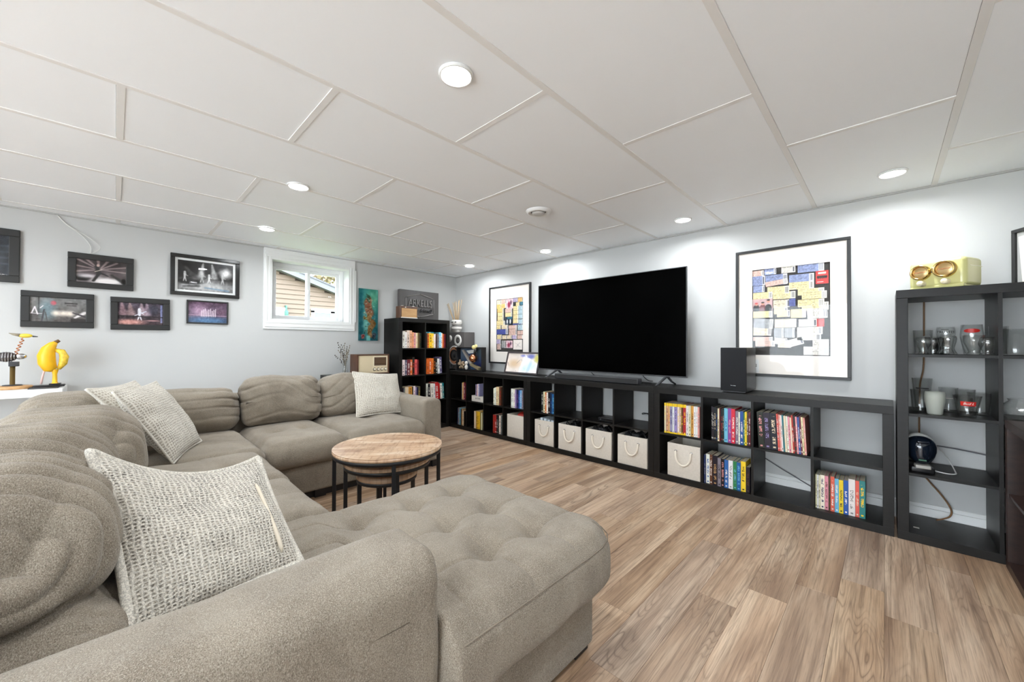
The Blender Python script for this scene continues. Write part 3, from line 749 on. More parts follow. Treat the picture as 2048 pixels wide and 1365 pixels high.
# black set top box in the shelf below the television, and its cables
cx, cz = cell(2, 0, 2)
t = thing('media_player', 'small flat black media player in the shelf under the television', 'media player', (U2.location.x + cx + .15, UY + .05, cz))
obj('case', MB().bbox(0, 0, .004, .17, .16, .04, .004), BLACKP, t); obj('front_strip', MB().box(.01, -.001, .012, .16, .001, .03), pmat('glossy_black', (.01, .01, .012), .08), t)
obj('knob', MB().cyl((.03, -.008, .021), .008, .009, 14, 'y'), DARKGREY, t)
obj('foot', MB().box(.01, .01, 0, .03, .03, .004).box(.14, .01, 0, .16, .03, .004).box(.01, .13, 0, .03, .15, .004).box(.14, .13, 0, .16, .15, .004), BLACKP, t)
cx, cz = cell(3, 0, 2); bx_, bz_ = U2.location.x + cx, cz
tag(obj('power_cable', MB().cord([(bx_ + .26, -.03, bz_ + .34), (bx_ + .25, -.03, bz_ + .25), (bx_ + .25, -.035, bz_ + .16), (bx_ + .2, -.05, bz_ + .09), (bx_ + .12, -.05, bz_ + .08), (bx_ + .13, -.09, bz_ + .075), (bx_ + .19, -.10, bz_ + .085), (bx_ + .23, -.12, bz_ + .03), (bx_ + .245, -.14, bz_ + .006)], .0035), CORDK), 'thin black cable hanging in the fourth opening under the television', 'cable')
cx, cz = cell(2, 1, 2); bx_ = U3.location.x + cx
tag(obj('power_cable', MB().cord([(bx_ - .02, -.018, cz + .20), (bx_ + .1, -.02, cz + .135), (bx_ + .2, -.02, cz + .085), (bx_ + .33, -.02, cz + .02)], .004), CORDG), 'grey cable drooping across the wall behind the empty lower opening', 'cable')

# ------------------------------------------------------------------ television, soundbar, subwoofer
SCREEN = pmat('tv_screen_black', (.0004, .0004, .0004), .25, spec=.02)
tv = thing('television', 'large flat black television switched off, on the low shelf units', 'television', (1.895, -.25, .79))
TW, TZ0, TZ1 = 1.678, .078, 1.049
obj('screen', MB().box(.006, -.0015, TZ0 + .012, TW - .006, .004, TZ1 - .006), SCREEN, tv)
obj('bezel', MB().box(0, -.003, TZ0, .006, .012, TZ1).box(TW - .006, -.003, TZ0, TW, .012, TZ1).box(.006, -.003, TZ1 - .006, TW - .006, .012, TZ1).box(.006, -.004, TZ0, TW - .006, .012, TZ0 + .012), DARKGREY, tv)
obj('rear_housing', MB().bbox(.03, .006, TZ0 + .03, TW - .03, .03, TZ1 - .03, .008).bbox(.25, .03, TZ0 + .05, TW - .25, .07, TZ0 + .6, .01), BLACKP, tv)
for xx in (.27, 1.50):
    obj('stand_leg', MB().tube([(xx, .012, TZ0 + .006), (xx - .02, -.10, .03), (xx - .03, -.155, .006)], [.012, .010, .008], 8), DARKGREY, tv)
    obj('stand_leg', MB().tube([(xx, .015, TZ0 + .006), (xx + .012, .09, .03), (xx + .02, .15, .006)], [.012, .010, .008], 8), DARKGREY, tv)
for i, xx in enumerate((2.56, 3.13)):
    tag(obj('signal_cable', MB().cord([(xx, -.19, .90), (xx + .015, -.17, .85), (xx + .03, -.10, .81), (xx + .04, -.03, .80)], .0035), CORDK), ('black cable below the middle of the television' if i == 0 else 'black cable below the right part of the television'), 'cable')
sb = thing('soundbar', 'long low black soundbar under the television', 'soundbar', (2.23, -.375, .79))
obj('housing', MB().bbox(0, 0, .002, .955, .085, .054, .006), DARKGREY, sb); obj('grille', MB().box(.008, -.0015, .008, .947, .001, .048), pmat('black_grille', (.018, .018, .019), .7, bump=.6, bscale=500), sb)
sw = thing('subwoofer', 'tall black subwoofer box on the low shelf, before the ticket poster', 'speaker', (3.869, -.365, .79))
obj('cabinet', MB().bbox(0, .008, .008, .18, .29, .345, .003), pmat('satin_black_brown', srgb(44, 41, 38), .3), sw); obj('grille', MB().bbox(.001, 0, .012, .179, .010, .343, .002), pmat('cloth_grille', srgb(22, 24, 28), .85, bump=.3, bscale=600), sw)
lettering('badge', 'SAMSUNG', .0075, CHROME, sw, (.09, -.0012, .052), depth=.0006)
obj('base', MB().box(.012, .02, 0, .168, .28, .008), BLACKP, sw)

# ------------------------------------------------------------------ framed pictures
def frame_bars(t, w, h, b, dp, mat, bev=.002, name='frame_bar'):
    for a in ((0, 0, w, b), (0, h - b, w, h), (0, b, b, h - b), (w - b, b, w, h - b)):
        obj(name, MB().box(a[0], -dp, a[1], a[2], 0, a[3]), mat, t, bevel=bev)

FRAMEB = pmat('black_frame', (.010, .010, .010), .42)
FRAMEG = pmat('dark_grey_frame', (.018, .018, .018), .5)
TK = {'y': (234, 214, 158), 'b': (140, 152, 192), 'w': (226, 220, 210), 'c': (232, 214, 184), 'p': (222, 186, 172), 'r': (200, 44, 40), 'g': (168, 170, 172), 'k': (40, 40, 42), 'o': (238, 192, 120), 's': (182, 206, 216), 'n': (78, 88, 156), 'l': (186, 170, 204), 't': (60, 120, 140), 'm': (150, 60, 70)}
def ticket_print(kind, w, h, rnd):
    nx = max(10, int(w * 420)); ny = max(8, int(h * 420)); base = np.array(TK[kind]) / 255
    P = Paint(nx, ny, base); P.noise(.06, 6, rnd.randint(0, 90))
    dk = tuple(base * .45)
    for i in range(max(2, int(h / .009))):
        yy = (i + .6) / (max(2, int(h / .009)) + .3)
        for s in range(int(w / .012)):
            if rnd.random() < .6: P.rect(.06 + s * .66 / max(1, int(w / .012)), yy - .03, .06 + (s + .8) * .66 / max(1, int(w / .012)), yy + .03, dk, .55)
    if w > .06:
        P.rect(.80, 0, 1, 1, (.93, .92, .9), .8)
        for s in range(6): P.rect(.83 + s * .025, .12, .842 + s * .025, .88, (.25, .25, .3), .8)
    return P
def ticket_poster(t, w, h, b, ox, oz, ow, oh, tickets, dp=.028, seed=3):
    """t at the frame's lower left corner; the collage opening is given inside the mat"""
    rnd = random.Random(seed)
    frame_bars(t, w, h, b, dp, FRAMEB)
    obj('collage_backing', MB().box(ox - .01, -.004, oz - .01, ox + ow + .01, -.002, oz + oh + .01), DARKB, t)
    mz = -.014
    obj('mat_board', MB().box(b, mz, b, w - b, mz + .003, oz).box(b, mz, oz + oh, w - b, mz + .003, h - b).box(b, mz, oz, ox, mz + .003, oz + oh).box(ox + ow, mz, oz, w - b, mz + .003, oz + oh), MATB, t)
    for k, (kind, u0, v0, u1, v1, rot) in enumerate(tickets):
        x0, x1 = ox + u0 * ow, ox + u1 * ow; z1, z0 = oz + (1 - v0) * oh, oz + (1 - v1) * oh
        a, c = x1 - x0, z1 - z0; y = -.0052 - .0005 * (k % 5)
        if kind == 'photo':
            P = Paint(50, 36, (.80, .66, .66)).noise(.05, 5, 3)
            for px, s in ((.2, .62), (.52, .66), (.8, .85)):
                P.blob(px, .18, .17, .35, (.06, .06, .07) if px != .52 else (.45, .2, .22), .1); P.blob(px, s - .06, .085, .13, (.82, .58, .5), .15); P.blob(px, s + .03, .08, .06, (.12, .09, .08) if px != .2 else (.8, .3, .3), .2)
        elif kind == 'band':
            P = Paint(40, 44, (.82, .2, .19)); P.rect(.1, .45, .9, .62, (.1, .05, .06))
            for s in range(5): P.blob(.2 + s * .15, .5, .06, .12, (.08, .04, .05), .2)
            P.rect(.2, .75, .8, .9, (.95, .85, .8)); P.rect(.12, .12, .6, .18, (.95, .8, .78))
        elif kind == 'art':
            P = Paint(40, 40, (.9, .78, .8)).noise(.18, 5, 8); P.blob(.4, .4, .2, .3, (.6, .2, .3), .4); P.blob(.7, .6, .12, .2, (.35, .2, .3), .4)
        elif kind == 'sketch':
            P = Paint(40, 50, (.94, .91, .88))
            for s in range(7): P.line(rnd.random() * .7 + .15, rnd.random() * .7 + .15, rnd.random() * .7 + .15, rnd.random() * .7 + .15, .012, .008, (.45, .42, .45), .7)
        elif kind == 'stage':
            P = Paint(40, 34, (.15, .2, .26)).noise(.1, 4, 6); P.blob(.3, .4, .1, .3, (.9, .9, .9), .3); P.blob(.72, .42, .1, .3, (.92, .9, .88), .3); P.rect(.3, .75, 1, 1, (.2, .42, .5))
        else: P = ticket_print(kind, a, c, rnd)
        q = print_obj('ticket', P, a, c, PRINT, t, (x0, y, z0)); q.rotation_euler = (0, rot, 0)
        sol = q.modifiers.new('paper', 'SOLIDIFY'); sol.thickness = .0006; sol.offset = 0
    obj('glass_sheet', MB().box(b - .002, -.019, b - .002, w - b + .002, -.0175, h - b + .002), PICGLASS, t)
# large ticket poster, right of the television
p1 = thing('ticket_poster', 'large black framed collage of concert tickets behind the subwoofer', 'framed poster', (3.894, -.003, .903))
tix = [('p', .00, .01, .16, .075, 0), ('b', .17, .0, .33, .07, 0), ('w', .40, .0, .58, .07, 0), ('b', .61, .0, .93, .085, 0),
       ('b', .00, .075, .18, .185, 0), ('b', .19, .08, .48, .20, -.03), ('b', .50, .10, .81, .185, 0), ('band', .83, .085, .98, .225, 0),
       ('p', .19, .155, .49, .21, -.12), ('y', .50, .185, .81, .265, 0), ('b', .01, .19, .17, .265, 0), ('y', .21, .215, .50, .30, 0), ('y', .61, .265, .93, .335, 0), ('y', .66, .30, .96, .38, 0),
       ('y', .01, .27, .28, .345, 0), ('y', .285, .28, .58, .36, 0), ('photo', .00, .345, .28, .485, 0), ('c', .29, .37, .51, .455, 0), ('n', .50, .365, .58, .45, 0),
       ('y', .61, .385, .93, .465, 0), ('y', .66, .42, .98, .505, 0), ('y', .30, .455, .48, .53, 0), ('y', .34, .49, .51, .565, 0), ('y', .52, .485, .71, .58, 0), ('w', .73, .49, .97, .60, -.06),
       ('y', .01, .49, .28, .565, 0), ('c', .31, .59, .59, .685, 0), ('g', .01, .57, .28, .68, .09), ('w', .62, .60, .84, .68, 0), ('r', .84, .60, .93, .685, 0),
       ('c', .01, .675, .26, .77, .03), ('g', .30, .69, .43, .80, 0), ('g', .44, .69, .57, .80, 0), ('w', .60, .685, .91, .765, 0), ('w', .60, .76, .89, .83, 0),
       ('p', .01, .79, .28, .835, 0), ('p', .04, .835, .31, .90, 0), ('w', .30, .80, .47, .87, .06), ('c', .35, .83, .52, .91, .03), ('w', .48, .835, .70, .915, -.32),
       ('w', .79, .82, .98, .90, 0), ('w', .68, .90, .98, .99, 0)]
ticket_poster(p1, .735, 1.036, .021, .119, .172, .5, .70, tix, seed=4)
cdp = obj('note_card', MB().box(.10, -.013, .025, .165, -.0145, .135), WHITE, p1); lettering('scribble', '52', .03, FRAMEG, p1, (.138, -.0152, .085), depth=.0003)
# ticket poster left of the television
p2 = thing('ticket_poster', 'narrow black framed ticket collage between the corner and the television', 'framed poster', (.797, -.003, .893))
tix2 = [('c', .0, .01, .18, .09, 0), ('p', .18, .0, .36, .09, 0), ('art', .37, .0, .62, .19, 0), ('l', .63, .0, .80, .075, 0), ('o', .81, .0, .99, .08, 0),
        ('o', .0, .09, .17, .17, 0), ('o', .17, .09, .36, .17, 0), ('k', .64, .09, .72, .15, 0), ('y', .73, .085, .86, .15, 0), ('t', .88, .08, .99, .14, 0),
        ('o', .02, .17, .27, .245, 0), ('y', .03, .25, .27, .325, 0), ('y', .03, .33, .27, .405, 0), ('y', .0, .41, .32, .49, 0), ('p', .33, .19, .59, .26, 0), ('y', .33, .265, .59, .34, 0),
        ('y', .63, .15, .82, .23, 0), ('y', .63, .235, .82, .31, 0), ('y', .63, .315, .82, .39, 0), ('y', .63, .395, .82, .47, 0), ('s', .83, .15, .99, .23, 0), ('s', .83, .235, .99, .31, 0), ('s', .83, .315, .99, .39, 0), ('s', .83, .40, .99, .48, 0),
        ('stage', .33, .345, .60, .49, 0), ('n', .62, .475, .99, .50, 0), ('y', .0, .495, .16, .57, 0), ('c', .19, .49, .44, .57, 0), ('p', .47, .505, .77, .57, 0), ('p', .48, .575, .77, .69, 0), ('s', .80, .49, .99, .60, 0), ('p', .79, .61, .88, .68, 0), ('p', .89, .61, .99, .68, 0),
        ('n', .0, .575, .44, .67, 0), ('y', .02, .675, .20, .76, 0), ('c', .22, .69, .39, .76, 0), ('c', .40, .69, .58, .76, 0), ('l', .60, .69, .77, .76, 0), ('p', .79, .69, .99, .76, 0),
        ('l', .0, .765, .16, .85, 0), ('p', .02, .855, .17, .96, 0), ('g', .20, .79, .35, .93, 0), ('art', .37, .79, .61, .93, 0), ('sketch', .64, .775, .96, .955, 0)]
ticket_poster(p2, .772, 1.058, .021, .14, .163, .5, .715, tix2, seed=9)

def photo_frame(name, label, y0, z0, w, h, b, P, mat=FRAMEG, roll=0, dp=.022, matw=0, cat='framed photo', group='concert photos on the window wall'):
    t = thing(name, label, cat, (.002, y0, z0), 0, group); t.rotation_euler = Euler((0, 0, 0)); 
    t.rotation_euler = (Matrix.Rotation(pi / 2, 4, 'Z') @ Matrix.Rotation(roll, 4, 'Y')).to_euler()
    frame_bars(t, w, h, b, dp, mat, .004)
    if matw: obj('mat_board', MB().box(b, -.007, b, w - b, -.003, h - b), WHITE, t)
    q = b + matw; print_obj('photo', P, w - 2 * q, h - 2 * q, PRINT, t, (q, -.008, q))
    obj('backing', MB().box(.004, -.003, .004, w - .004, 0, h - .004), BLACKP, t)
    obj('glass_sheet', MB().box(b, -.0125, b, w - b, -.0115, h - b), PICGLASS, t)
    return t
def concert(seed, nx=110, ny=62, dark=(.05, .045, .05), warm=(.75, .68, .7)):
    return Paint(nx, ny, dark).noise(.05, 4, seed)
W1 = (.93, .9, .92)
P = concert(2, dark=(.12, .15, .19)).noise(.06, 9, 3)
for y in (.25, .4, .55, .7): P.line(0, y - .05, 1, y + .04, .01, .02, (.3, .34, .38), .5)
P.blob(.75, .45, .1, .03, (.85, .85, .8), .5); P.blob(.5, .3, .06, .18, (.07, .07, .09), .3)
photo_frame('framed_photo', 'dark framed stage photo cut by the left edge of the view', -4.77, 1.612, .56, .406, .052, P)
P = concert(3, dark=(.16, .12, .13)); P.grad((.5, .47, .48), (.14, .1, .11)).noise(.12, 5, 5)
for ex, ey in ((.02, .98), (.2, 1), (.42, 1), (.62, 1), (.8, .95), (1, .8), (1, .55), (0, .7), (0, .45)): P.line(.45, .6, ex, ey, .012, .035, (.8, .72, .72), .55)
P.blob(.12, .2, .16, .14, (.05, .05, .05), .2); P.blob(.2, .28, .2, .08, W1, .6, .8); P.blob(.62, .1, .3, .14, (.92, .9, .9), .4); P.line(.7, .4, .98, .06, .03, .06, (.1, .1, .1), .8)
P.line(.45, .45, .33, .08, .035, .03, (.06, .06, .07)).line(.45, .47, .62, .34, .035, .02, (.08, .07, .08)).line(.43, .45, .40, .72, .04, .05, (.1, .1, .11)).blob(.42, .78, .03, .06, (.75, .65, .62), .3).line(.36, .5, .5, .6, .012, .01, (.8, .75, .7)).blob(.95, .15, .05, .12, (.04, .04, .04), .3)
photo_frame('framed_photo', 'black framed photo of a guitarist in radiating light beams, wires above', -3.969, 1.613, .386, .287, .048, P, roll=.0)
P = concert(4, dark=(.06, .055, .055)); P.blob(.5, .15, .6, .22, (.8, .8, .8), .6, .9); P.blob(.2, .3, .22, .1, (.08, .08, .08), .3); P.blob(.86, .68, .1, .16, (.95, .95, .95), .6)
for x, d_ in ((.44, -.04), (.6, .05)): P.line(x, .95, x + d_, .5, .015, .06, (.85, .85, .85), .7)
P.line(.8, .75, .45, .45, .03, .1, (.6, .6, .6), .4).line(.12, .8, .3, .45, .02, .07, (.5, .5, .5), .4)
for x, h_ in ((.12, .34), (.42, .38), (.55, .3), (.8, .34)): P.person(x, .3, h_, (.72, .72, .72) if x != .55 else (.9, .9, .9))
P.line(.48, .12, .9, .06, .02, .03, (.45, .58, .7), .7).line(.1, .12, .35, .16, .02, .04, (.3, .3, .3)); P.noise(.08, 14, 7)
photo_frame('framed_photo', 'largest photo on the window wall, stage spotlights, glossy black moulded frame', -3.341, 1.611, .537, .39, .034, P, mat=pmat('glossy_black_frame', (.018, .018, .018), .2), dp=.03, matw=.02)
P = concert(5, dark=(.46, .45, .44)); P.grad((.33, .31, .3), (.5, .5, .5)).noise(.07, 5, 9); P.rect(.13, .3, .16, 1, (.25, .24, .24)); P.blob(.4, .78, .05, .09, (.85, .3, .34), .3)
P.blob(.3, .5, .14, .4, (.5, .66, .72), .5, .5).rect(.6, .77, .84, .83, (.25, .24, .24)).rect(.64, .68, .82, .73, (.3, .28, .28), .8)
for x in (.45, .58, .7): P.blob(x, .36, .07, .1, (.95, .9, .85), .7)
P.line(.03, .35, .08, .6, .012, .012, W1).line(.08, .6, .13, .3, .012, .012, W1).line(.0, .33, .2, .33, .01, .01, W1).line(.17, .55, .22, .65, .01, .01, W1).line(.8, .2, .98, .42, .03, .05, (.9, .88, .88)).line(.76, .4, .98, .25, .02, .03, (.2, .18, .2)).line(.2, .0, .24, .5, .015, .015, (.25, .24, .26)).line(.3, .0, .26, .4, .012, .012, (.3, .3, .3))
P.rect(.72, 0, 1, .16, (.14, .12, .12), .8); P.noise(.06, 16, 2)
photo_frame('framed_photo', 'black framed signed photo of a grey bright stage with red mark, lower row left', -4.204, 1.275, .386, .285, .046, P)
P = concert(6, dark=(.16, .11, .14)); P.grad((.2, .14, .16), (.24, .2, .26)).noise(.1, 5, 4)
for x, c_ in ((.08, (.75, .6, .62)), (.25, (.85, .72, .7)), (.5, (.9, .8, .82)), (.62, (.8, .7, .75))): P.line(x, 1, x + .03, .5, .02, .09, c_, .6)
P.blob(.78, .7, .12, .25, (.2, .2, .26), .4, .8).rect(.93, .1, .98, .95, (.55, .6, .8), .7); P.person(.46, .22, .55, (.92, .92, .95)).line(.36, .42, .6, .62, .015, .02, (.85, .85, .9)); P.line(0, .4, 1, .36, .02, .02, (.08, .06, .08)); P.blob(.25, .12, .3, .12, (.85, .62, .58), .5, .9); P.blob(.75, .2, .15, .03, (.7, .55, .55), .5); P.noise(.1, 16, 12)
photo_frame('framed_photo', 'black framed photo of a white guitarist on a purple stage, lower row middle', -3.722, 1.268, .386, .286, .046, P, roll=-.012)
P = concert(7, dark=(.2, .13, .2)); P.grad((.2, .22, .3), (.3, .2, .28)).noise(.14, 4, 21)
P.blob(.28, .55, .25, .3, (.8, .66, .76), .7, .8).blob(.85, .5, .2, .2, (.5, .36, .44), .6, .7).line(.0, .36, 1, .34, .02, .02, (.75, .62, .7), .8).blob(.5, .1, .5, .16, (.34, .5, .66), .6, .9)
for s in range(9): P.line(.33 + s * .045, .3, .34 + s * .045, .58 + .05 * (s % 3), .012, .012, (.92, .86, .9), .9)
P.noise(.08, 18, 5)
photo_frame('framed_photo', 'smallest thin framed photo, purple crowd scene, lower row right', -3.220, 1.343, .327, .228, .014, P, dp=.018)
cv = thing('wall_canvas', 'narrow teal canvas painting of a rust coloured sea creature beside the window', 'painting', (.003, -1.546, 1.196), pi / 2)
P = Paint(60, 150).grad((.12, .34, .38), (.14, .45, .44)).noise(.07, 4, 3); P.blob(.75, .82, .35, .2, (.4, .68, .55), .7, .8).blob(.35, .35, .2, .25, (.5, .75, .7), .6, .7).blob(.1, .5, .1, .5, (.06, .3, .34), .6, .8)
rs = random.Random(2)
def creature(pts, r0, r1, c0):
    for i in range(len(pts) - 1):
        (x0, y0), (x1, y1) = pts[i], pts[i + 1]
        for s in range(9):
            f = s / 9; x = x0 + (x1 - x0) * f; y = y0 + (y1 - y0) * f; r = r0 + (r1 - r0) * (i + f) / (len(pts) - 1); k = rs.uniform(-.14, .14)
            P.blob(x + rs.uniform(-.04, .04), y + rs.uniform(-.01, .01), r * rs.uniform(.5, 1), r * .42 * rs.uniform(.5, 1), tuple(np.clip(np.array(c0) + k, 0, 1)), .3, .9)
creature([(.5, .8), (.42, .7), (.5, .6), (.58, .52)], .17, .2, (.5, .33, .24))
creature([(.58, .52), (.5, .45), (.62, .38), (.78, .32), (.6, .26), (.55, .16), (.62, .08)], .12, .12, (.5, .38, .22))
creature([(.28, .44), (.42, .42)], .08, .05, (.45, .4, .2)); creature([(.2, .1), (.22, .05)], .09, .06, (.5, .25, .25)); creature([(.8, .12), (.78, .05)], .1, .1, (.12, .16, .2))
for s in range(7): P.line(.55, .86 - s * .02, .36 + s * .01, .9 - s * .022, .012, .006, (.16, .3, .22))
for s in range(70):
    x, y = rs.uniform(.2, .85), rs.uniform(.04, .86); P.line(x, y, x + rs.uniform(-.1, .1), y + rs.uniform(-.03, .03), .012, .006, rs.choice([(.12, .16, .14), (.75, .6, .45), (.3, .2, .14), (.6, .8, .72), (.5, .3, .2)]), .55)
P.rect(.38, .0, .58, .1, (.5, .8, .78), .7); P.noise(.07, 16, 6)
print_obj('painted_face', P, .249, .665, CANVASP, cv, (0, -.0295, 0)); obj('stretcher', MB().box(0, -.029, 0, .249, 0, .665), pmat('teal_canvas_edge', srgb(34, 88, 92), .7), cv)
# wires above the guitarist photo
tag(obj('hanging_wire', MB().cord([(.006, -4.03, 2.19), (.012, -3.99, 2.13), (.015, -3.90, 2.05), (.015, -3.845, 1.97), (.012, -3.845, 1.905)], .003, 6), CORDW), 'white wire from the ceiling to the guitarist photo, straighter one', 'wire', 'wires above the photos')
tag(obj('hanging_wire', MB().cord([(.006, -4.03, 2.19), (.014, -3.97, 2.115), (.02, -3.86, 2.04), (.02, -3.80, 1.985), (.018, -3.79, 1.95), (.012, -3.835, 1.905)], .0022, 6), CORDW), 'thinner white wire looping to the guitarist photo', 'wire', 'wires above the photos')

# ------------------------------------------------------------------ things on the corner shelves
sp = thing('bookshelf_speaker', 'dark grey loudspeaker with white rings, in the corner behind the shadow box', 'speaker', (.03, -.205, .79), 0)
SG = pmat('speaker_grey', srgb(88, 84, 82), .5); OFFW = pmat('off_white_cone', srgb(230, 226, 220), .5); CONE = pmat('speaker_cone_dark', (.02, .02, .022), .6)
obj('cabinet', MB().bbox(0, 0, 0, .44, .19, .54, .004), SG, sp)
def ring(x, z, r0, r1, m, y=0, d=.008): obj('driver_ring', MB().lathe([(r0, -d * .3), (r0 + (r1 - r0) * .3, -d), (r1, -d * .6), (r1, .004)], (x, y, z), 32, 'y'), m, sp)
ring(.29, .42, .045, .085, OFFW); ring(.10, .45, .0, .05, OFFW)
obj('tweeter_dome', MB().lathe([(0, -.012), (.02, -.010), (.03, -.003), (.045, .002)], (.29, 0, .42), 24, 'y'), SG, sp)
obj('woofer_cone', MB().lathe([(0, -.004), (.03, -.008), (.035, .004), (.09, -.004)], (.21, 0, .20), 28, 'y'), CONE, sp)
ring(.21, .20, .085, .125, COPPER, d=.010); ring(.21, .20, .122, .142, OFFW)
obj('port', MB().lathe([(0, -.001), (.03, -.002), (.036, -.004), (.038, .002)], (.16, 0, .045), 20, 'y'), BLACKP, sp)
mg = thing('reed_holder', 'white and black patterned ceramic cup of reed sticks on the loudspeaker', 'cup', (.175, -.115, 1.33))
prof = [(0, 0), (.055, 0), (.062, .02), (.075, .05), (.08, .08), (.066, .098), (.070, .12), (.078, .15), (.074, .185), (.066, .19), (.06, .15), (0, .1)]
obj('cup', MB().lathe(prof, n=28), OFFW, mg)
for z0, z1, r in ((.088, .104, .069), (.118, .124, .074), (.045, .05, .077)): obj('painted_band', MB().lathe([(r - .004, z0), (r + .0035, z0 + .002), (r + .0035, z1 - .002), (r - .004, z1)], n=28), BLACKP, mg)
for a in (-2.3, -1.6, -.9): obj('painted_mark', MB().ball((.074 * math.cos(a), .074 * math.sin(a), .155), .014, .014, .010, 8, 5), BLACKP, mg)
REED = pmat('reed_beige', srgb(214, 184, 142), .7)
rr = random.Random(4)
for i in range(9):
    a = -.42 + i * .085 + rr.uniform(-.02, .02); b = rr.uniform(-.15, .15); L = rr.uniform(.33, .40)
    obj('reed', MB().tube([(a * .05, b * .06, .11), (a * .05 + math.sin(a) * L, b * .06 + math.sin(b) * L, .11 + math.cos(a) * L)], .0045, 6), REED, mg)

sbx = thing('shadow_box', 'black shadow box with blue backdrop and copper ball, left end of low shelves', 'shadow box', (.43, -.30, .79), .05)
SW_, SH_ = .52, .325
for a in ((0, 0, SW_, .016), (0, SH_ - .016, SW_, SH_), (0, .016, .016, SH_ - .016), (SW_ - .016, .016, SW_, SH_ - .016)): obj('frame_bar', MB().box(a[0], -.02, a[1], a[2], .06, a[3]), FRAMEB, sbx, bevel=.002)
P = Paint(70, 46, (.2, .27, .36)).noise(.05, 4, 2); P.blob(.55, .45, .45, .28, (.17, .27, .5), .5, .8, -.5).blob(.1, .8, .3, .4, (.35, .4, .46), .6, .7).blob(.85, .8, .2, .3, (.33, .4, .42), .5, .7).blob(.75, .2, .3, .1, (.1, .15, .34), .4)
print_obj('backdrop', P, SW_ - .03, SH_ - .03, PRINT, sbx, (.015, .05, .015))
obj('diorama_ramp', MB().add([(.07, .02, .28), (.10, .02, .29), (.30, -.0, .11), (.26, -.0, .09), (.07, .045, .28), (.10, .045, .29), (.30, .045, .11), (.26, .045, .09)], [(0, 1, 2, 3), (4, 7, 6, 5), (0, 4, 5, 1), (1, 5, 6, 2), (2, 6, 7, 3), (3, 7, 4, 0)]), pmat('ramp_grey', srgb(152, 146, 140), .6), sbx)
obj('diorama_board', MB().add([(.27, -.01, .075), (.28, -.01, .105), (.46, -.03, .055), (.455, -.03, .02), (.27, .03, .075), (.28, .03, .105), (.46, .03, .055), (.455, .03, .02)], [(0, 3, 2, 1), (4, 5, 6, 7), (0, 1, 5, 4), (1, 2, 6, 5), (2, 3, 7, 6), (3, 0, 4, 7)]), pmat('board_khaki', srgb(150, 136, 104), .6), sbx)
obj('diorama_wing', MB().add([(.17, .02, .275), (.36, .0, .295), (.36, .0, .25), (.22, .02, .235), (.17, .04, .275), (.36, .04, .295), (.36, .04, .25), (.22, .04, .235)], [(0, 3, 2, 1), (4, 5, 6, 7), (0, 1, 5, 4), (1, 2, 6, 5), (2, 3, 7, 6), (3, 0, 4, 7)]), pmat('wing_white', srgb(196, 200, 198), .45), sbx)
obj('copper_ball', MB().ball((.37, -.035, .175), .058), COPPER, sbx); obj('ball_strut', MB().tube([(.385, -.03, .22), (.40, -.03, .27), (.40, -.02, .30)], [.016, .02, .016]), BLACKP, sbx)
obj('top_bump', MB().ball((.365, -.02, .325), .032, .028, .03, 10, 6).ball((.395, -.01, .335), .026, .02, .03, 10, 6), pmat('pale_yellow_resin', srgb(222, 208, 140), .5), sbx)
obj('white_blossom', MB().ball((.215, -.02, .105), .028, .02, .028, 10, 6).ball((.215, -.02, .05), .03, .02, .035, 10, 6), pmat('white_resin', srgb(226, 222, 216), .5), sbx)
mb = MB(); rr = random.Random(9)
for i in range(16): mb.ball((.05 + rr.uniform(0, .11), rr.uniform(-.01, .03), .03 + rr.uniform(0, .12)), rr.uniform(.012, .024), None, None, 8, 5)
obj('pebble_cluster', mb, pmat('cluster_brown', srgb(150, 128, 104), .6, var=.5, vscale=40), sbx)

lf = thing('leaning_frame', 'dark framed pale pastel picture leaning against the wall beside the television', 'framed picture', (1.29, -.205, .7915), 0, rot=(-.27, 0, 0))
frame_bars(lf, .555, .275, .018, .016, pmat('dark_purple_brown', srgb(52, 42, 44), .4))
P = Paint(80, 44, (.93, .88, .84)).noise(.07, 3, 6)
P.blob(.75, .85, .12, .12, (.42, .44, .72), .5).blob(.5, .88, .08, .06, (.5, .5, .75), .5).blob(.25, .45, .18, .2, (.86, .74, .6), .6).blob(.78, .35, .16, .25, (.72, .84, .92), .6).blob(.95, .75, .08, .2, (.85, .82, .4), .5).blob(.6, .2, .12, .18, (.7, .86, .9), .6)
for q in range(12):
    x, y = rs.random(), rs.random(); P.line(x, y, x + rs.uniform(-.12, .12), y + rs.uniform(-.2, .2), .006, .004, (.35, .3, .35), .8)
print_obj('picture', P, .555 - .036, .275 - .036, PRINT, lf, (.018, -.006, .018)); obj('backing', MB().box(.003, -.003, .003, .552, 0, .272), BLACKP, lf); obj('glass_sheet', MB().box(.018, -.0105, .018, .537, -.0095, .257), PICGLASS, lf)

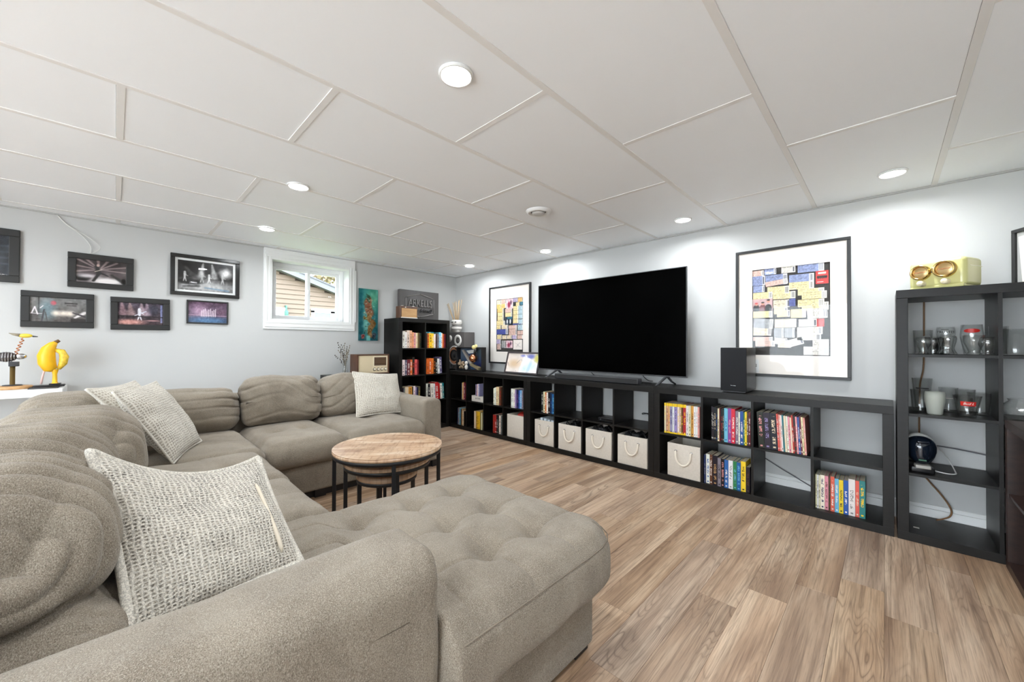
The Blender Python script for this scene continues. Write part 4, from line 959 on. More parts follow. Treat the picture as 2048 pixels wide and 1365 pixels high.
sg = thing('relief_sign', 'charcoal relief sign with hexagon border and raised lettering on the tall bookcase', 'sign', (.085, -1.012, 1.489), pi / 2)
CH = pmat('charcoal_foam', srgb(84, 81, 80), .55, var=.06, vscale=30, bump=.15, bscale=160); CHL = pmat('charcoal_raised', srgb(128, 124, 122), .4)
obj('slab', MB().bbox(0, 0, 0, .63, .06, .415, .004), CH, sg)
hexp = [(.09, .10), (.315, .045), (.54, .10), (.54, .315), (.315, .37), (.09, .315)]
for i in range(6):
    a, b = Vector((hexp[i][0], -.004, hexp[i][1])), Vector((hexp[(i + 1) % 6][0], -.004, hexp[(i + 1) % 6][1])); d_ = (b - a) * .035
    obj('hexagon_bar', MB().tube([tuple(a + d_), tuple(b - d_)], .008, 6), CHL, sg)
lettering('lettering', 'ARKELLS', .125, CHL, sg, (.315, -.008, .235), depth=.012, scale=(.80, 1.15, 1)); lettering('script', 'My friend!', .075, BLACKP, sg, (.345, -.004, .135), depth=.006, shear=.35)

wr = thing('wooden_radio', 'small tan fronted wooden radio before the relief sign', 'radio', (.385, -1.165, 1.489), pi / 2)
obj('case', MB().bbox(0, .006, 0, .245, .13, .155, .006), WALNUT, wr); obj('front_panel', MB().box(.012, .002, .012, .233, .008, .125), OAK, wr); obj('base_strip', MB().box(.004, -.001, .0, .241, .008, .012), OFFW, wr)
for x in (.045, .205): obj('cap', MB().cyl((x, .05, .155), .016, .008, 14), OFFW, wr)
obj('knob', MB().cyl((.065, -.004, .139), .007, .012, 12, 'y'), OFFW, wr)

cr = thing('table_radio', 'cream and walnut vintage table radio on the low cabinet behind the sofa', 'radio', (.36, -1.712, .79), pi / 2)
CREAM = pmat('cream_panel', srgb(226, 210, 176), .5); w_, h_ = .405, .238
obj('case', MB().box(0, 0, 0, w_, .2, .014).box(0, 0, h_ - .014, w_, .2, h_).box(0, 0, .014, .016, .2, h_ - .014).box(w_ - .016, 0, .014, w_, .2, h_ - .014).box(.016, .18, .014, w_ - .016, .2, h_ - .014), WALNUT, cr, bevel=.003)
obj('front_panel', MB().box(.016, .012, .014, w_ - .016, .02, h_ - .014), CREAM, cr)
obj('grille_cloth', MB().box(.03, .009, .028, .185, .013, h_ - .028), pmat('grille_cloth_cream', srgb(218, 202, 168), .8, bump=.4, bscale=400), cr)
obj('dial_frame', MB().box(.20, .008, .09, w_ - .026, .013, h_ - .026), pmat('cream_trim', srgb(236, 224, 196), .4), cr)
dl = obj('dial', MB().box(.212, .006, .10, w_ - .038, .010, h_ - .036), pmat('dial_brown', srgb(96, 76, 60), .25), cr)
for q in range(3): obj('dial_line', MB().box(.22, .0045, .125 + q * .026, w_ - .046, .0062, .128 + q * .026), BRASS, dl)
for q in range(4):
    k = obj('knob', MB().lathe([(0, -.016), (.011, -.016), (.013, -.012), (.014, .0)], (.218 + q * .048, .012, .055), 18, 'y'), pmat('knob_ivory', srgb(232, 222, 200), .35), cr); obj('knob_ring', MB().lathe([(.014, -.001), (.019, -.002), (.02, .001)], (.218 + q * .048, .012, .055), 18, 'y'), BLACKP, k)

fv = thing('flower_vase', 'slim clear vase of dried grey flowers beside the cream radio', 'vase', (.17, -1.775, .79))
obj('vase', MB().lathe([(0, 0), (.03, 0), (.034, .02), (.024, .08), (.02, .13), (.026, .16), (.0235, .16), (.018, .13), (.02, .07), (.028, .02), (0, .012)], n=24), GLASS, fv)
STEM = pmat('dried_stem', srgb(128, 118, 98), .8); BUD = pmat('dried_bud', srgb(72, 68, 66), .9)
rr = random.Random(3)
for i in range(11):
    dy = rr.uniform(-.13, .05) if i < 8 else rr.uniform(.0, .09); dx = rr.uniform(-.05, .06); L = rr.uniform(.22, .40)
    e = (dx, dy, L)
    st = obj('stem', MB().tube([(0, 0, .01), (dx * .25, dy * .15, L * .45), (dx * .6, dy * .55, L * .8), e], .0018, 5), STEM, fv)
    mb = MB()
    for q in range(6):
        f = .62 + .38 * q / 5; mb.ball((dx * (f ** 1.6) + rr.uniform(-.008, .008), dy * (f ** 2) + rr.uniform(-.01, .01), L * f), .0055, .0055, .008, 6, 4)
    obj('buds', mb, BUD if i % 2 else STEM, st)

# ------------------------------------------------------------------ tall shelf: pale green radio, corner frame, glasses, handheld vacuum
gr = thing('retro_radio', 'pale green retro radio with two brass dials on the tall glass shelf', 'radio', (4.900, -.312, 1.4885), -.45)
GRN = pmat('pale_green_enamel', srgb(208, 205, 140), .3, coat=.4)
obj('case', MB().bbox(0, .015, .004, .245, .20, .172, .026, 5), GRN, gr)
obj('base_plinth', MB().bbox(.008, .012, 0, .237, .195, .02, .006), GRN, gr)
obj('case_seam', MB().box(.2445, .06, .118, .2462, .19, .121), pmat('pale_seam', srgb(240, 238, 214), .4), gr)
for x, z, r in ((.062, .102, .043), (.165, .108, .047)):
    d_ = obj('dial_bezel', MB().lathe([(r * .74, -.014), (r * .86, -.030), (r, -.027), (r * 1.03, .02)], (x, .014, z), 32, 'y'), BRASS, gr)
    obj('dial_face', MB().lathe([(0, -.018), (r * .35, -.020), (r * .74, -.014)], (x, .014, z), 28, 'y'), pmat('dial_gold', srgb(206, 178, 128), .3, metal=.6), d_)
    obj('dial_pointer', MB().box(x - r * .55, -.010, z - .002, x + r * .55, -.006, z + .002), COPPER, d_)
    obj('knob', MB().lathe([(0, -.034), (.013, -.034), (.016, -.028), (.017, .006)], (x + .004, .014, .036), 20, 'y'), pmat('knob_cream', srgb(232, 222, 190), .3), gr)
obj('dial_link', MB().box(.100, .006, .098, .122, .014, .103), BLACKP, gr); obj('crest', MB().ball((.111, .010, .118), .006, .004, .011, 8, 5), CHROME, gr)

cf = thing('document_frame', 'dark framed white document standing at the right end of the tall shelf', 'framed document', (5.345, -.07, 1.4885), -1.06)
frame_bars(cf, .27, .335, .02, .018, FRAMEG); obj('mat_board', MB().box(.02, -.006, .02, .25, -.003, .315), pmat('grey_mat', srgb(170, 170, 168), .7), cf)
obj('document', MB().add([(.05, -.008, .03), (.24, -.008, .03), (.245, -.008, .30), (.03, -.008, .29)], [(0, 1, 2, 3)]), MATB, cf); obj('backing', MB().box(.003, -.003, .003, .267, 0, .332), BLACKP, cf)
obj('printed_lines', MB().box(.08, -.0086, .24, .2, -.0083, .244).box(.08, -.0086, .22, .2, -.0083, .224).box(.08, -.0086, .2, .16, -.0083, .204), pmat('print_grey', srgb(150, 120, 120), .7), cf)

def glass(label, x, y, z, prof, mat=GLASS, wall=.0025, base=.008, name='beer_glass', cat='glass', n=32):
    t = thing(name, label, cat, (x, y, z), 0, 'glasses in the tall shelf')
    inner = [(max(0, r - wall), h) for r, h in prof if h > base]
    full = [(0, 0)] + prof + inner[::-1] + [(max(.004, prof[0][0] - wall), base), (0, base)]
    obj('bowl', MB().lathe(full, n=n), mat, t); return t
def decal(t, r0, r1, z0, z1, a0, a1, mat, name='printed_logo', shape=None):
    n = 16; vs, fs = [], []
    for i in range(n + 1):
        f = i / n; a = a0 + (a1 - a0) * f; w = 1 if shape is None else max(.02, math.sqrt(max(0, 1 - (2 * f - 1) ** 2)))
        zc = (z0 + z1) / 2; hz = (z1 - z0) / 2 * w
        for s in (-1, 1):
            zz = zc + s * hz; r = r0 + (r1 - r0) * (zz - z0) / (z1 - z0) + .0006; vs.append((r * math.cos(a), r * math.sin(a), zz))
    for i in range(n): fs.append((2 * i, 2 * i + 2, 2 * i + 3, 2 * i + 1))
    return obj(name, MB().add(vs, fs, True), mat, t)
REDP = pmat('red_print', srgb(196, 34, 26), .4); BLKP = pmat('black_print', (.015, .015, .015), .5); GRYP = pmat('grey_print', srgb(120, 120, 118), .5); WHP = pmat('white_print', srgb(236, 232, 226), .5)
def cell4(c, r): 
    a, b = cell(c, r, 4); return U4.location.x + a, b
gx, gz = cell4(0, 1) ; gz1 = cell4(0, 0)[1]; gz2 = cell4(0, 1)[1]
CAMA = math.atan2(CAM[1] + .25, CAM[0] - 5.05)      # side of the glasses turned to the room
straight = lambda r0, r1, h: [(r0, 0), (r0 + .001, .004), (r1, h)]
tulip = lambda s: [(.030 * s, 0), (.032 * s, .006), (.024 * s, .02), (.026 * s, .035), (.040 * s, .075), (.045 * s, .10), (.041 * s, .135)]
# top row
g = glass('straight pint glass with grey oval logo, top glass shelf left', 4.972, -.19, gz1, straight(.036, .044, .148)); decal(g, .0405, .042, .075, .115, CAMA - .1, CAMA + 1.0, GRYP, shape=1)
glass('small tulip glass at the front left of the top glass shelf', 4.968, -.31, gz1, [(.022, 0), (.023, .008), (.016, .018), (.020, .032), (.034, .062), (.036, .08), (.031, .102)])
glass('small tulip glass behind the grey oval pint glass front', 5.012, -.25, gz1, [(.024, 0), (.026, .008), (.022, .02), (.026, .04), (.036, .075), (.037, .105)])
g = glass('tall curvy glass with black block lettering, top glass shelf middle', 5.068, -.17, gz1, [(.034, 0), (.036, .006), (.029, .03), (.030, .05), (.038, .10), (.042, .135), (.038, .165)])
for k, (a, b, z0, z1) in enumerate(((-.75, .75, .126, .142), (-.45, .3, .149, .152), (-.6, .6, .116, .118))): decal(g, .0413 if k == 0 else .041, .0418, z0, z1, CAMA + a, CAMA + b, GLASS if k == 0 else BLKP) if k else None
q = lettering('printed_lettering', 'TRUSTEE', .021, BLKP, g, (0, 0, 0), depth=.0003)
for vtx in q.data.vertices:
    a = CAMA + vtx.co.x / .0422; r = .0425 + vtx.co.z; zz = .134 + vtx.co.y; vtx.co = (r * math.cos(a), r * math.sin(a), zz)
q.rotation_euler = (0, 0, 0)
g = glass('black half-pint glass standing behind the curvy lettered glass', 5.055, -.10, gz1, straight(.034, .040, .10), mat=pmat('black_glass', (.01, .01, .01), .1)); 
glass('small wavy pint glass before the black lettered glass', 5.068, -.29, gz1, [(.036, 0), (.037, .006), (.027, .028), (.026, .042), (.034, .075), (.036, .095), (.033, .108)])
g = glass('large round tumbler with red logo, top glass shelf right', 5.168, -.19, gz1, [(.030, 0), (.032, .006), (.038, .05), (.047, .10), (.047, .12), (.042, .176)]); decal(g, .0462, .0445, .128, .152, CAMA - .75, CAMA + .75, REDP, shape=1)
glass('wide tulip glass before the red logo tumbler', 5.165, -.30, gz1, [(.028, 0), (.030, .006), (.022, .016), (.026, .03), (.042, .075), (.043, .112)])
g = glass('small round snifter at the right of the top glass shelf', 5.213, -.31, gz1, [(.030, 0), (.031, .006), (.018, .014), (.024, .03), (.036, .06), (.036, .075), (.029, .102)])
# second row
g = glass('tall flared pint glass with black line of lettering, second glass shelf', 4.968, -.17, gz2, straight(.030, .046, .20)); decal(g, .0395, .0405, .135, .142, CAMA - .7, CAMA + .8, BLKP)
glass('pint glass with thick base in the left corner of the second glass shelf', 4.955, -.27, gz2, straight(.034, .043, .135))
g = glass('frosted white tumbler on the second glass shelf', 5.012, -.325, gz2, [(.030, 0), (.033, .006), (.035, .03), (.043, .075), (.044, .105), (.041, .132)], mat=FROST, base=.016, wall=.004)
g = glass('clear straight pint glass behind the frosted tumbler', 5.078, -.16, gz2, straight(.034, .042, .15)); decal(g, .0385, .0395, .085, .088, CAMA - .6, CAMA + .6, WHP)
g = glass('flared rocks glass with red ribbon logo, second glass shelf', 5.135, -.33, gz2, straight(.034, .056, .122), base=.012)
decal(g, .0462, .0500, .066, .091, CAMA - .55, CAMA + .7, REDP)
q = lettering('printed_lettering', 'Bud L', .018, WHP, g, (0, 0, 0), depth=.0003, shear=.35)
for vtx in q.data.vertices:
    zz = .0785 + vtx.co.y; a = CAMA + .08 + vtx.co.x / .049; r = .0492 + (zz - .0785) * .17 + vtx.co.z; vtx.co = (r * math.cos(a), r * math.sin(a), zz)
q.rotation_euler = (0, 0, 0)
g = glass('clear pint glass half hidden behind the red ribbon glass', 5.195, -.19, gz2, straight(.038, .048, .13)); decal(g, .043, .0445, .06, .10, CAMA - .9, CAMA - .6, BLKP)
glass('clear pint glass standing at the back between two others, second glass shelf', 5.15, -.10, gz2, straight(.034, .042, .14))
# second column
x2 = cell4(1, 0)[0]
glass('tall grey tinted tumbler in the upper right opening of the tall shelf', x2 + .06, -.27, gz1, straight(.052, .055, .145))
glass('shorter glass behind the grey tumbler, upper right opening', x2 + .02, -.14, gz1, straight(.032, .038, .165))
glass('round glass bowl in the right opening of the tall shelf', x2 + .075, -.30, gz2 + .0, [(.04, 0), (.042, .006), (.062, .025), (.072, .055), (.066, .085), (.045, .105), (.05, .118)], name='glass_bowl', cat='bowl')
# handheld vacuum with its cord
hx, hz = cell4(0, 2)
hv = thing('handheld_vacuum', 'navy and white handheld vacuum on the third shelf of the tall unit', 'vacuum', (hx + .052, -.30, hz), .12)
SMOKE = pmat('smoked_navy_plastic', (.006, .010, .018), .12, coat=.5)
P_, F_ = cube_grid([np.linspace(-1, 1, 15)] * 3)
Q_, N_ = round_map(P_, (.066, .075, .085), .062)
Q_[:, 0] *= np.where(Q_[:, 2] < 0, 1 + .35 * Q_[:, 2] / .085, 1.0); Q_[:, 2] += .125
obj('dust_cup', MB().add(Q_.tolist(), F_, True), SMOKE, hv)
obj('rear_shell', MB().ball((0, .035, .155), .066, .07, .066, 24, 12), pmat('shell_white', srgb(222, 222, 218), .35), hv)
obj('latch', MB().bbox(-.026, -.078, .178, .026, -.055, .19, .004), SMOKE, hv)
obj('nozzle', MB().bbox(-.034, -.085, .03, .03, -.03, .05, .004), pmat('nozzle_grey', srgb(168, 166, 160), .5), hv); obj('charger_base', MB().bbox(-.05, -.06, 0, .05, .06, .035, .008), BLACKP, hv)
obj('badge', MB().box(-.02, -.0765, .075, .012, -.0745, .083), pmat('badge_green', srgb(70, 110, 90), .4), hv)
tag(obj('charger_cord', MB().cord([(hx + .10, -.28, hz + .01), (hx + .15, -.30, hz + .006), (hx + .19, -.28, hz + .006), (hx + .195, -.22, hz + .012), (hx + .17, -.10, hz + .07), (hx + .14, -.03, hz + .10), (hx + .11, -.03, hz + .07), (hx + .09, -.02, hz + .05)], .0035), CORDW), 'white cord looping behind the handheld vacuum', 'cord')
tag(obj('charger_cord', MB().cord([(hx + .09, -.02, hz + .115), (hx + .2, -.02, hz + .11), (hx + .33, -.02, hz + .095), (hx + .42, -.02, hz + .085)], .004), CORDG), 'grey cord along the wall behind the handheld vacuum', 'cord')
ou = thing('wall_outlet', 'beige wall outlet behind the handheld vacuum', 'outlet', (hx + .085, -.001, hz + .09))
obj('plate', MB().bbox(-.035, -.007, -.06, .035, 0, .06, .003), pmat('outlet_beige', srgb(214, 200, 176), .5), ou); obj('socket', MB().bbox(-.017, -.010, -.045, .017, -.005, -.01, .002).bbox(-.017, -.010, .01, .017, -.005, .045, .002), OFFW, ou)
tag(obj('brown_cable', MB().cord([(4.985, -.035, 1.46), (4.985, -.028, 1.3), (4.984, -.03, 1.12), (4.98, -.03, 1.0), (4.965, -.035, .9), (4.962, -.035, .75), (4.96, -.03, .60), (4.965, -.04, .50)], .0042, 8), CORDB), 'brown fabric cord hanging behind the glasses of the tall shelf', 'cord')
tag(obj('brown_cable', MB().cord([(4.95, -.03, .385), (4.99, -.03, .30), (5.06, -.03, .20), (5.095, -.035, .13), (5.09, -.05, .09), (5.06, -.07, .07), (5.03, -.08, .056)], .0045, 8), CORDB), 'brown cord curling to the bottom of the tall shelf', 'cord')
tag(obj('price_sticker', MB().box(hx + .02, -.305, .0505, hx + .045, -.285, .0512), WHP), 'small white sticker on the bottom board of the tall shelf', 'sticker')
# bottom right: silver tinsel garland in the espresso unit
tg = thing('tinsel_garland', 'silver tinsel garland hanging in the espresso shelf unit', 'garland', (5.30, -.80, .10))
mb = MB(); rr = random.Random(8)
pts = [(0 + .02 * math.sin(i * .9), .012 * math.sin(i * 1.3), .27 - i * .011) for i in range(24)]
mb.tube(pts, .006, 6)
for p in pts:
    for q in range(7):
        a, b = rr.uniform(0, 6.28), rr.uniform(-.6, .6); e = (p[0] + .026 * math.cos(a), p[1] + .026 * math.sin(a), p[2] + .02 * b); mb.tube([p, e], [.0016, .0006], 4)
obj('strands', mb, pmat('silver_tinsel', (.7, .71, .73), .2, metal=1), tg)

# ------------------------------------------------------------------ white console at the left with ornaments
DZ = .812
dk = thing('console_table', 'white slab console table against the window wall, behind the sofa', 'table', (.03, -3.96, 0))
obj('table_top', MB().box(0, -1.0, DZ - .052, .40, 0, DZ), WHITE, dk, bevel=.003); obj('leg_panel', MB().box(0, -.052, 0, .40, 0, DZ - .052), WHITE, dk, bevel=.003); obj('leg_panel', MB().box(0, -1.0, 0, .40, -.948, DZ - .052), WHITE, dk, bevel=.003)
tag(obj('desk_cord', MB().cord([(.02, -4.12, .76), (.02, -4.09, .68), (.02, -4.075, .60), (.02, -4.11, .52), (.02, -4.19, .45), (.02, -4.22, .40), (.02, -4.19, .33), (.02, -4.15, .2), (.02, -4.14, .05)], .0045), CORDG), 'grey cord hanging below the white console table', 'cord')
# microphone lamp
ml = thing('microphone_lamp', 'brass post microphone ornament with yellow bulb arm on a round wooden base', 'lamp', (.20, -4.215, DZ))
obj('base', MB().lathe([(0, 0), (.098, 0), (.10, .006), (.10, .016), (.092, .022), (.0, .024)], n=32), OAK, ml); obj('base_plate', MB().lathe([(0, .024), (.05, .024), (.045, .03), (0, .032)], n=24), DARKGREY, ml)
obj('post', MB().cyl((0, 0, .03), .013, .15, 16), pmat('aged_brass', srgb(140, 116, 70), .35, metal=.8), ml); obj('clamp', MB().bbox(-.018, -.018, .165, .018, .030, .20, .004), DARKGREY, ml)
head = obj('microphone_head', MB().ball((.0, -.030, .235), .040, .052, .036, 24, 12), pmat('mic_dark', (.05, .04, .04), .4), ml)
for q in range(-3, 4):
    yy = -.030 + q * .013; r = math.sqrt(max(.0, 1 - ((yy + .03) / .052) ** 2)); obj('grille_rib', MB().tube([(.0 + .0415 * r * math.cos(a), yy, .235 + .0375 * r * math.sin(a)) for a in np.linspace(0, 2 * pi, 20)[:-1]], .0022, 6, True), CHROME, head)
obj('tail_shell', MB().ball((0, .035, .238), .02, .032, .022, 14, 8), CHROME, ml)
obj('coil_arm', MB().tube([(.0 + .008 * math.cos(a), .012 + .022 * a / 20 + .008 * math.sin(a), .255 + .118 * a / 31.4) for a in np.linspace(0, 31.4, 70)], .0035, 6), COPPER, ml)
obj('bulb_shade', MB().add([(p[0], p[1] * .97 - .0, p[2]) for p in MB().ball((0, .058, .392), .016, .036, .016, 16, 8).v], MB().ball((0, 0, 0), 1, 1, 1, 16, 8).f, True), pmat('lemon_yellow', srgb(226, 204, 70), .35), ml)
obj('shade_tip', MB().tube([(0, .03, .395), (0, .0, .402), (0, -.02, .41)], [.012, .008, .002], 8), pmat('tip_grey', srgb(150, 140, 120), .5), ml); obj('arm_tip', MB().tube([(0, .09, .388), (0, .115, .386)], [.006, .003], 8), DARKGREY, ml)
# plain banana ornament
bo = thing('banana_ornament', 'yellow banana shaped ornament on a black base, on the white console', 'ornament', (.22, -4.06, DZ + .007))
YEL = pmat('banana_yellow', srgb(240, 184, 28), .4, var=.06, vscale=20)
pts = [(0, .052, .338), (0, .036, .322), (0, .014, .285), (0, .004, .235), (0, .008, .18), (0, .026, .13), (0, .036, .115)]
obj('fruit', MB().tube(pts, [.012, .024, .038, .047, .047, .036, .012], 14), YEL, bo); obj('stalk', MB().tube([(0, .044, .332), (0, .060, .345), (0, .068, .352)], [.014, .012, .010], 8), pmat('stalk_brown', srgb(104, 72, 36), .6), bo)
obj('peel', MB().tube([(0, .045, .28), (0, .080, .265), (0, .094, .225), (0, .088, .175), (0, .066, .13)], [.012, .022, .026, .024, .012], 10), pmat('peel_yellow', srgb(228, 190, 60), .5, var=.25, vscale=50), bo)
obj('post', MB().lathe([(.022, .018), (.014, .03), (.012, .09), (.02, .13)], (0, .048, 0), 14), YEL, bo); obj('rod', MB().tube([(0, -.02, .02), (0, -.012, .08), (0, .0, .15)], .006, 8), pmat('pale_pink_rod', srgb(224, 190, 184), .5), bo)
obj('base', MB().bbox(-.045, -.055, 0, .045, .10, .012, .003).bbox(-.03, .02, .012, .03, .08, .022, .003), BLACKP, bo)
tag(obj('flat_tray', MB().bbox(.13, -4.13, DZ, .35, -3.985, DZ + .007, .002), DARKGREY), 'flat black slab under the banana ornament', 'tray')

# ------------------------------------------------------------------ nesting tables
TX, TY, TZ, TR = 2.49, -2.447, .50, .338
def ttop():
    g = NT('reclaimed_wood'); vec = g.coords('Object')
    m = g.n.new('ShaderNodeMapping'); m.inputs['Rotation'].default_value = (0, 0, -.88); g.l.new(vec, m.inputs[0])
    m2 = g.n.new('ShaderNodeMapping'); m2.inputs['Scale'].default_value = (3, 16, 1); g.l.new(m.outputs[0], m2.inputs[0])
    m3 = g.n.new('ShaderNodeMapping'); m3.inputs['Scale'].default_value = (60, 10, 1); g.l.new(m.outputs[0], m3.inputs[0])
    n = g.noise(m2.outputs[0], 1, 4, .6, .3); saw = g.noise(m3.outputs[0], 1, 3, .6)
    oi = g.node('ShaderNodeObjectInfo')
    c = g.ramp(n, [(.3, srgb(150, 116, 92)), (.52, srgb(196, 164, 134)), (.75, srgb(220, 198, 174))])
    c = g.mix(g.math('MULTIPLY', g.ramp(saw, [(.5, (0, 0, 0)), (.68, (1, 1, 1))]), .4), c, srgb(110, 80, 60))
    g.l.new(c, g.b.inputs['Base Color']); g.b.inputs['Roughness'].default_value = .24; g.b.inputs['Specular IOR Level'].default_value = .5; g.bump(saw, .1, .001); return g.m
TOPM = ttop()
def round_table(label, z, r, legr, th=.022, rot=0.0, cx=TX, cy=TY, hoop=.022):
    t = thing('nesting_table', label, 'table', (cx, cy, 0), 0, 'nesting round tables')
    # planked top, one board per strip
    nb = max(4, int(round(2 * r / .085))); ang = .88
    ca, sa = math.cos(ang), math.sin(ang)
    tp = obj('table_top', MB().lathe([(0, z - th), (r - .002, z - th), (r, z - th + .003), (r, z - .0045), (0, z - .0045)], n=56), TOPM, t)
    for k in range(nb):
        v0 = -r + 2 * r * k / nb + .0003; v1 = -r + 2 * r * (k + 1) / nb - .0003; top = []; n = 14
        R_ = r - .0012
        fx = lambda v: math.sqrt(max(0, R_ * R_ - v * v))
        vs_ = [v0 + (v1 - v0) * i / n for i in range(n + 1)]
        poly = [(fx(v), v) for v in vs_] + [(-fx(v), v) for v in vs_[::-1]]
        P3 = [(x * ca - y * sa, x * sa + y * ca) for x, y in poly]; m = len(P3)
        mb = MB().add([(x, y, z - .005) for x, y in P3] + [(x, y, z) for x, y in P3], [tuple(range(m, 2 * m))] + [(i, (i + 1) % m, (i + 1) % m + m, i + m) for i in range(m)])
        obj('board', mb, TOPM, tp)
    obj('metal_hoop', MB().lathe([(r - .022, z - th - hoop), (r - .004, z - th - hoop), (r - .004, z - th), (r - .022, z - th), (r - .022, z - th - hoop)], n=48), BLACKM, t)
    for k in range(4):
        a = rot + k * pi / 2; x, y = legr * math.cos(a), legr * math.sin(a)
        lg = MB().box(-.011, -.011, 0, .011, .011, z - th - .002); obj('leg', lg, BLACKM, t, (x, y, 0), (0, 0, a), bevel=.002)
    return t
round_table('round wooden coffee table with black legs, largest of the nested three', TZ, TR, TR - .016, rot=-1.98)
round_table('middle round nesting table tucked under the largest top', TZ - .078, TR * .80, TR * .80 - .016, rot=-1.86, cx=TX - .005, cy=TY - .003)
round_table('smallest round nesting table, lowest of the nested three', TZ - .158, TR * .565, TR * .565 - .016, th=.034, rot=-1.72, cx=TX - .01, cy=TY - .005)

# ------------------------------------------------------------------ sectional sofa
SO = thing('sectional_sofa', 'large taupe chenille corner sofa with tufted chaise and loose back cushions', 'sofa', (2.4, -3.4, 0))
def smooth(t): t = np.clip(t, 0, 1); return t * t * (3 - 2 * t)
def crease(s, w): f = s - np.floor(s) - .5; return np.exp(-(f / w) ** 2)
def pad(name, c, h, r, n, fn=None, R=None, mat=None, parent=None):
    T_, F = cube_grid([np.linspace(-1, 1, k) for k in n]); P, N = round_map(T_, h, r)
    if fn is not None: P = fn(P, N, T_)
    if R is not None: P = P @ np.array(R.to_3x3()).T
    P = P + np.array(c)
    return obj(name, MB().add(P.tolist(), F, True), mat or FABRIC, parent or SO, world=True)
def seg_cushion(name, x0, y0, x1, y1, z0, z1, tufts, lines=(), crown=.02, r=.055, n=(56, 56, 9), warp=None, seed=0, piping=True, dep=.022):
    cx, cy = (x0 + x1) / 2, (y0 + y1) / 2; cz = (z0 + z1) / 2; h = ((x1 - x0) / 2, (y1 - y0) / 2, (z1 - z0) / 2)
    def fn(P, N, T_):
        top = np.clip(N[:, 2], 0, 1); ax, ay = P[:, 0] + cx, P[:, 1] + cy
        P = P.copy()
        P[:, 2] += top * crown * (1 - T_[:, 0] ** 4) * (1 - T_[:, 1] ** 4)
        dz = np.zeros(len(P))
        for tx, ty in tufts: d2 = (ax - tx) ** 2 + (ay - ty) ** 2; dz += dep * np.exp(-d2 / .0018) + dep * .6 * np.exp(-d2 / .010)
        for (kind, pos, dp) in lines:
            d = (ax - pos) if kind == 'x' else (ay - pos); dz += dp * 1.1 * np.exp(-(d / .007) ** 2) + dp * .8 * np.exp(-(d / .045) ** 2)
        P[:, 2] -= top * dz
        P[:, 2] += top * .006 * vnoise(ax * 6, ay * 6, 0, seed)
        side = 1 - np.abs(N[:, 2]); bul = side * .014 * (1 - T_[:, 2] ** 2)
        P[:, 0] += N[:, 0] * bul; P[:, 1] += N[:, 1] * bul
        P += N * (.004 * vnoise(ax * 11, ay * 11, P[:, 2] * 11, seed + 4))[:, None]
        if warp is not None: P = warp(P, cx, cy)
        return P
    return pad(name, (cx, cy, cz), h, r, n, fn)

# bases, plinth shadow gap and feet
def base(x0, y0, x1, y1, z0, z1, r=.02): return obj('sofa_base', MB().bbox(x0, y0, z0, x1, y1, z1, r, 3), FABRIC, SO, world=True)
base(.74, -3.96, 1.755, -1.70, .055, .29); base(1.70, -3.98, 3.82, -3.12, .055, .29); base(3.17, -3.16, 4.012, -2.42, .028, .30)
for x, y in ((1.70, -1.56), (.80, -1.56), (1.70, -2.6), (2.6, -3.16), (3.95, -2.47), (3.22, -2.47), (3.95, -4.0), (.8, -3.9)):
    obj('foot', MB().box(x - .04, y - .04, 0, x + .04, y + .04, .058 if y < -2.5 or x < 3 else .03), BLACKP, SO, world=True)
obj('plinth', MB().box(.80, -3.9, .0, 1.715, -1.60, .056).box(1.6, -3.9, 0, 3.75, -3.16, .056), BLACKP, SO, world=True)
# arms
def arm_fn(seed, hz=None, hw=None, ax=0, R=.08):
    """soft noise; with hw set, the long top edges are rolled over with radius R while the front edge stays crisp"""
    def fn(P, N, T_):
        P = P.copy()
        if hw is not None:
            zz = np.clip(P[:, 2] - (hz - R), 0, R); lim = (hw - R) + np.sqrt(np.maximum(R * R - zz * zz, 0)); P[:, ax] *= np.where(zz > 0, np.maximum(lim, hw - R + .004) / hw, 1)
        P[:, 2] += np.clip(N[:, 2], 0, 1) * (.008 * vnoise(P[:, 0] * 3, P[:, 1] * 3, 0, seed))
        P += N * (.004 * vnoise(P[:, 0] * 9, P[:, 1] * 9, P[:, 2] * 9, seed))[:, None]; return P
    return fn
pad('arm', (1.25, -1.608, .348), (.505, .102, .293), .03, (44, 22, 60), arm_fn(2, .293, .102, 1, .055))
pad('arm', (3.905, -3.62, .353), (.126, .49, .297), .03, (34, 70, 80), arm_fn(5, .297, .126, 0, .08))
obj('arm_seam', MB().tube([(4.030, -3.22, .52), (4.031, -3.4, .528), (4.031, -3.9, .53)], .0012, 6), pmat('seam_thread', srgb(112, 102, 90), .9), SO, world=True)
# back frames
pad('back_frame', (.83, -2.83, .39), (.11, 1.12, .34), .06, (14, 70, 24), arm_fn(6)); pad('back_frame', (2.30, -4.05, .39), (1.56, .10, .34), .06, (80, 14, 24), arm_fn(7))
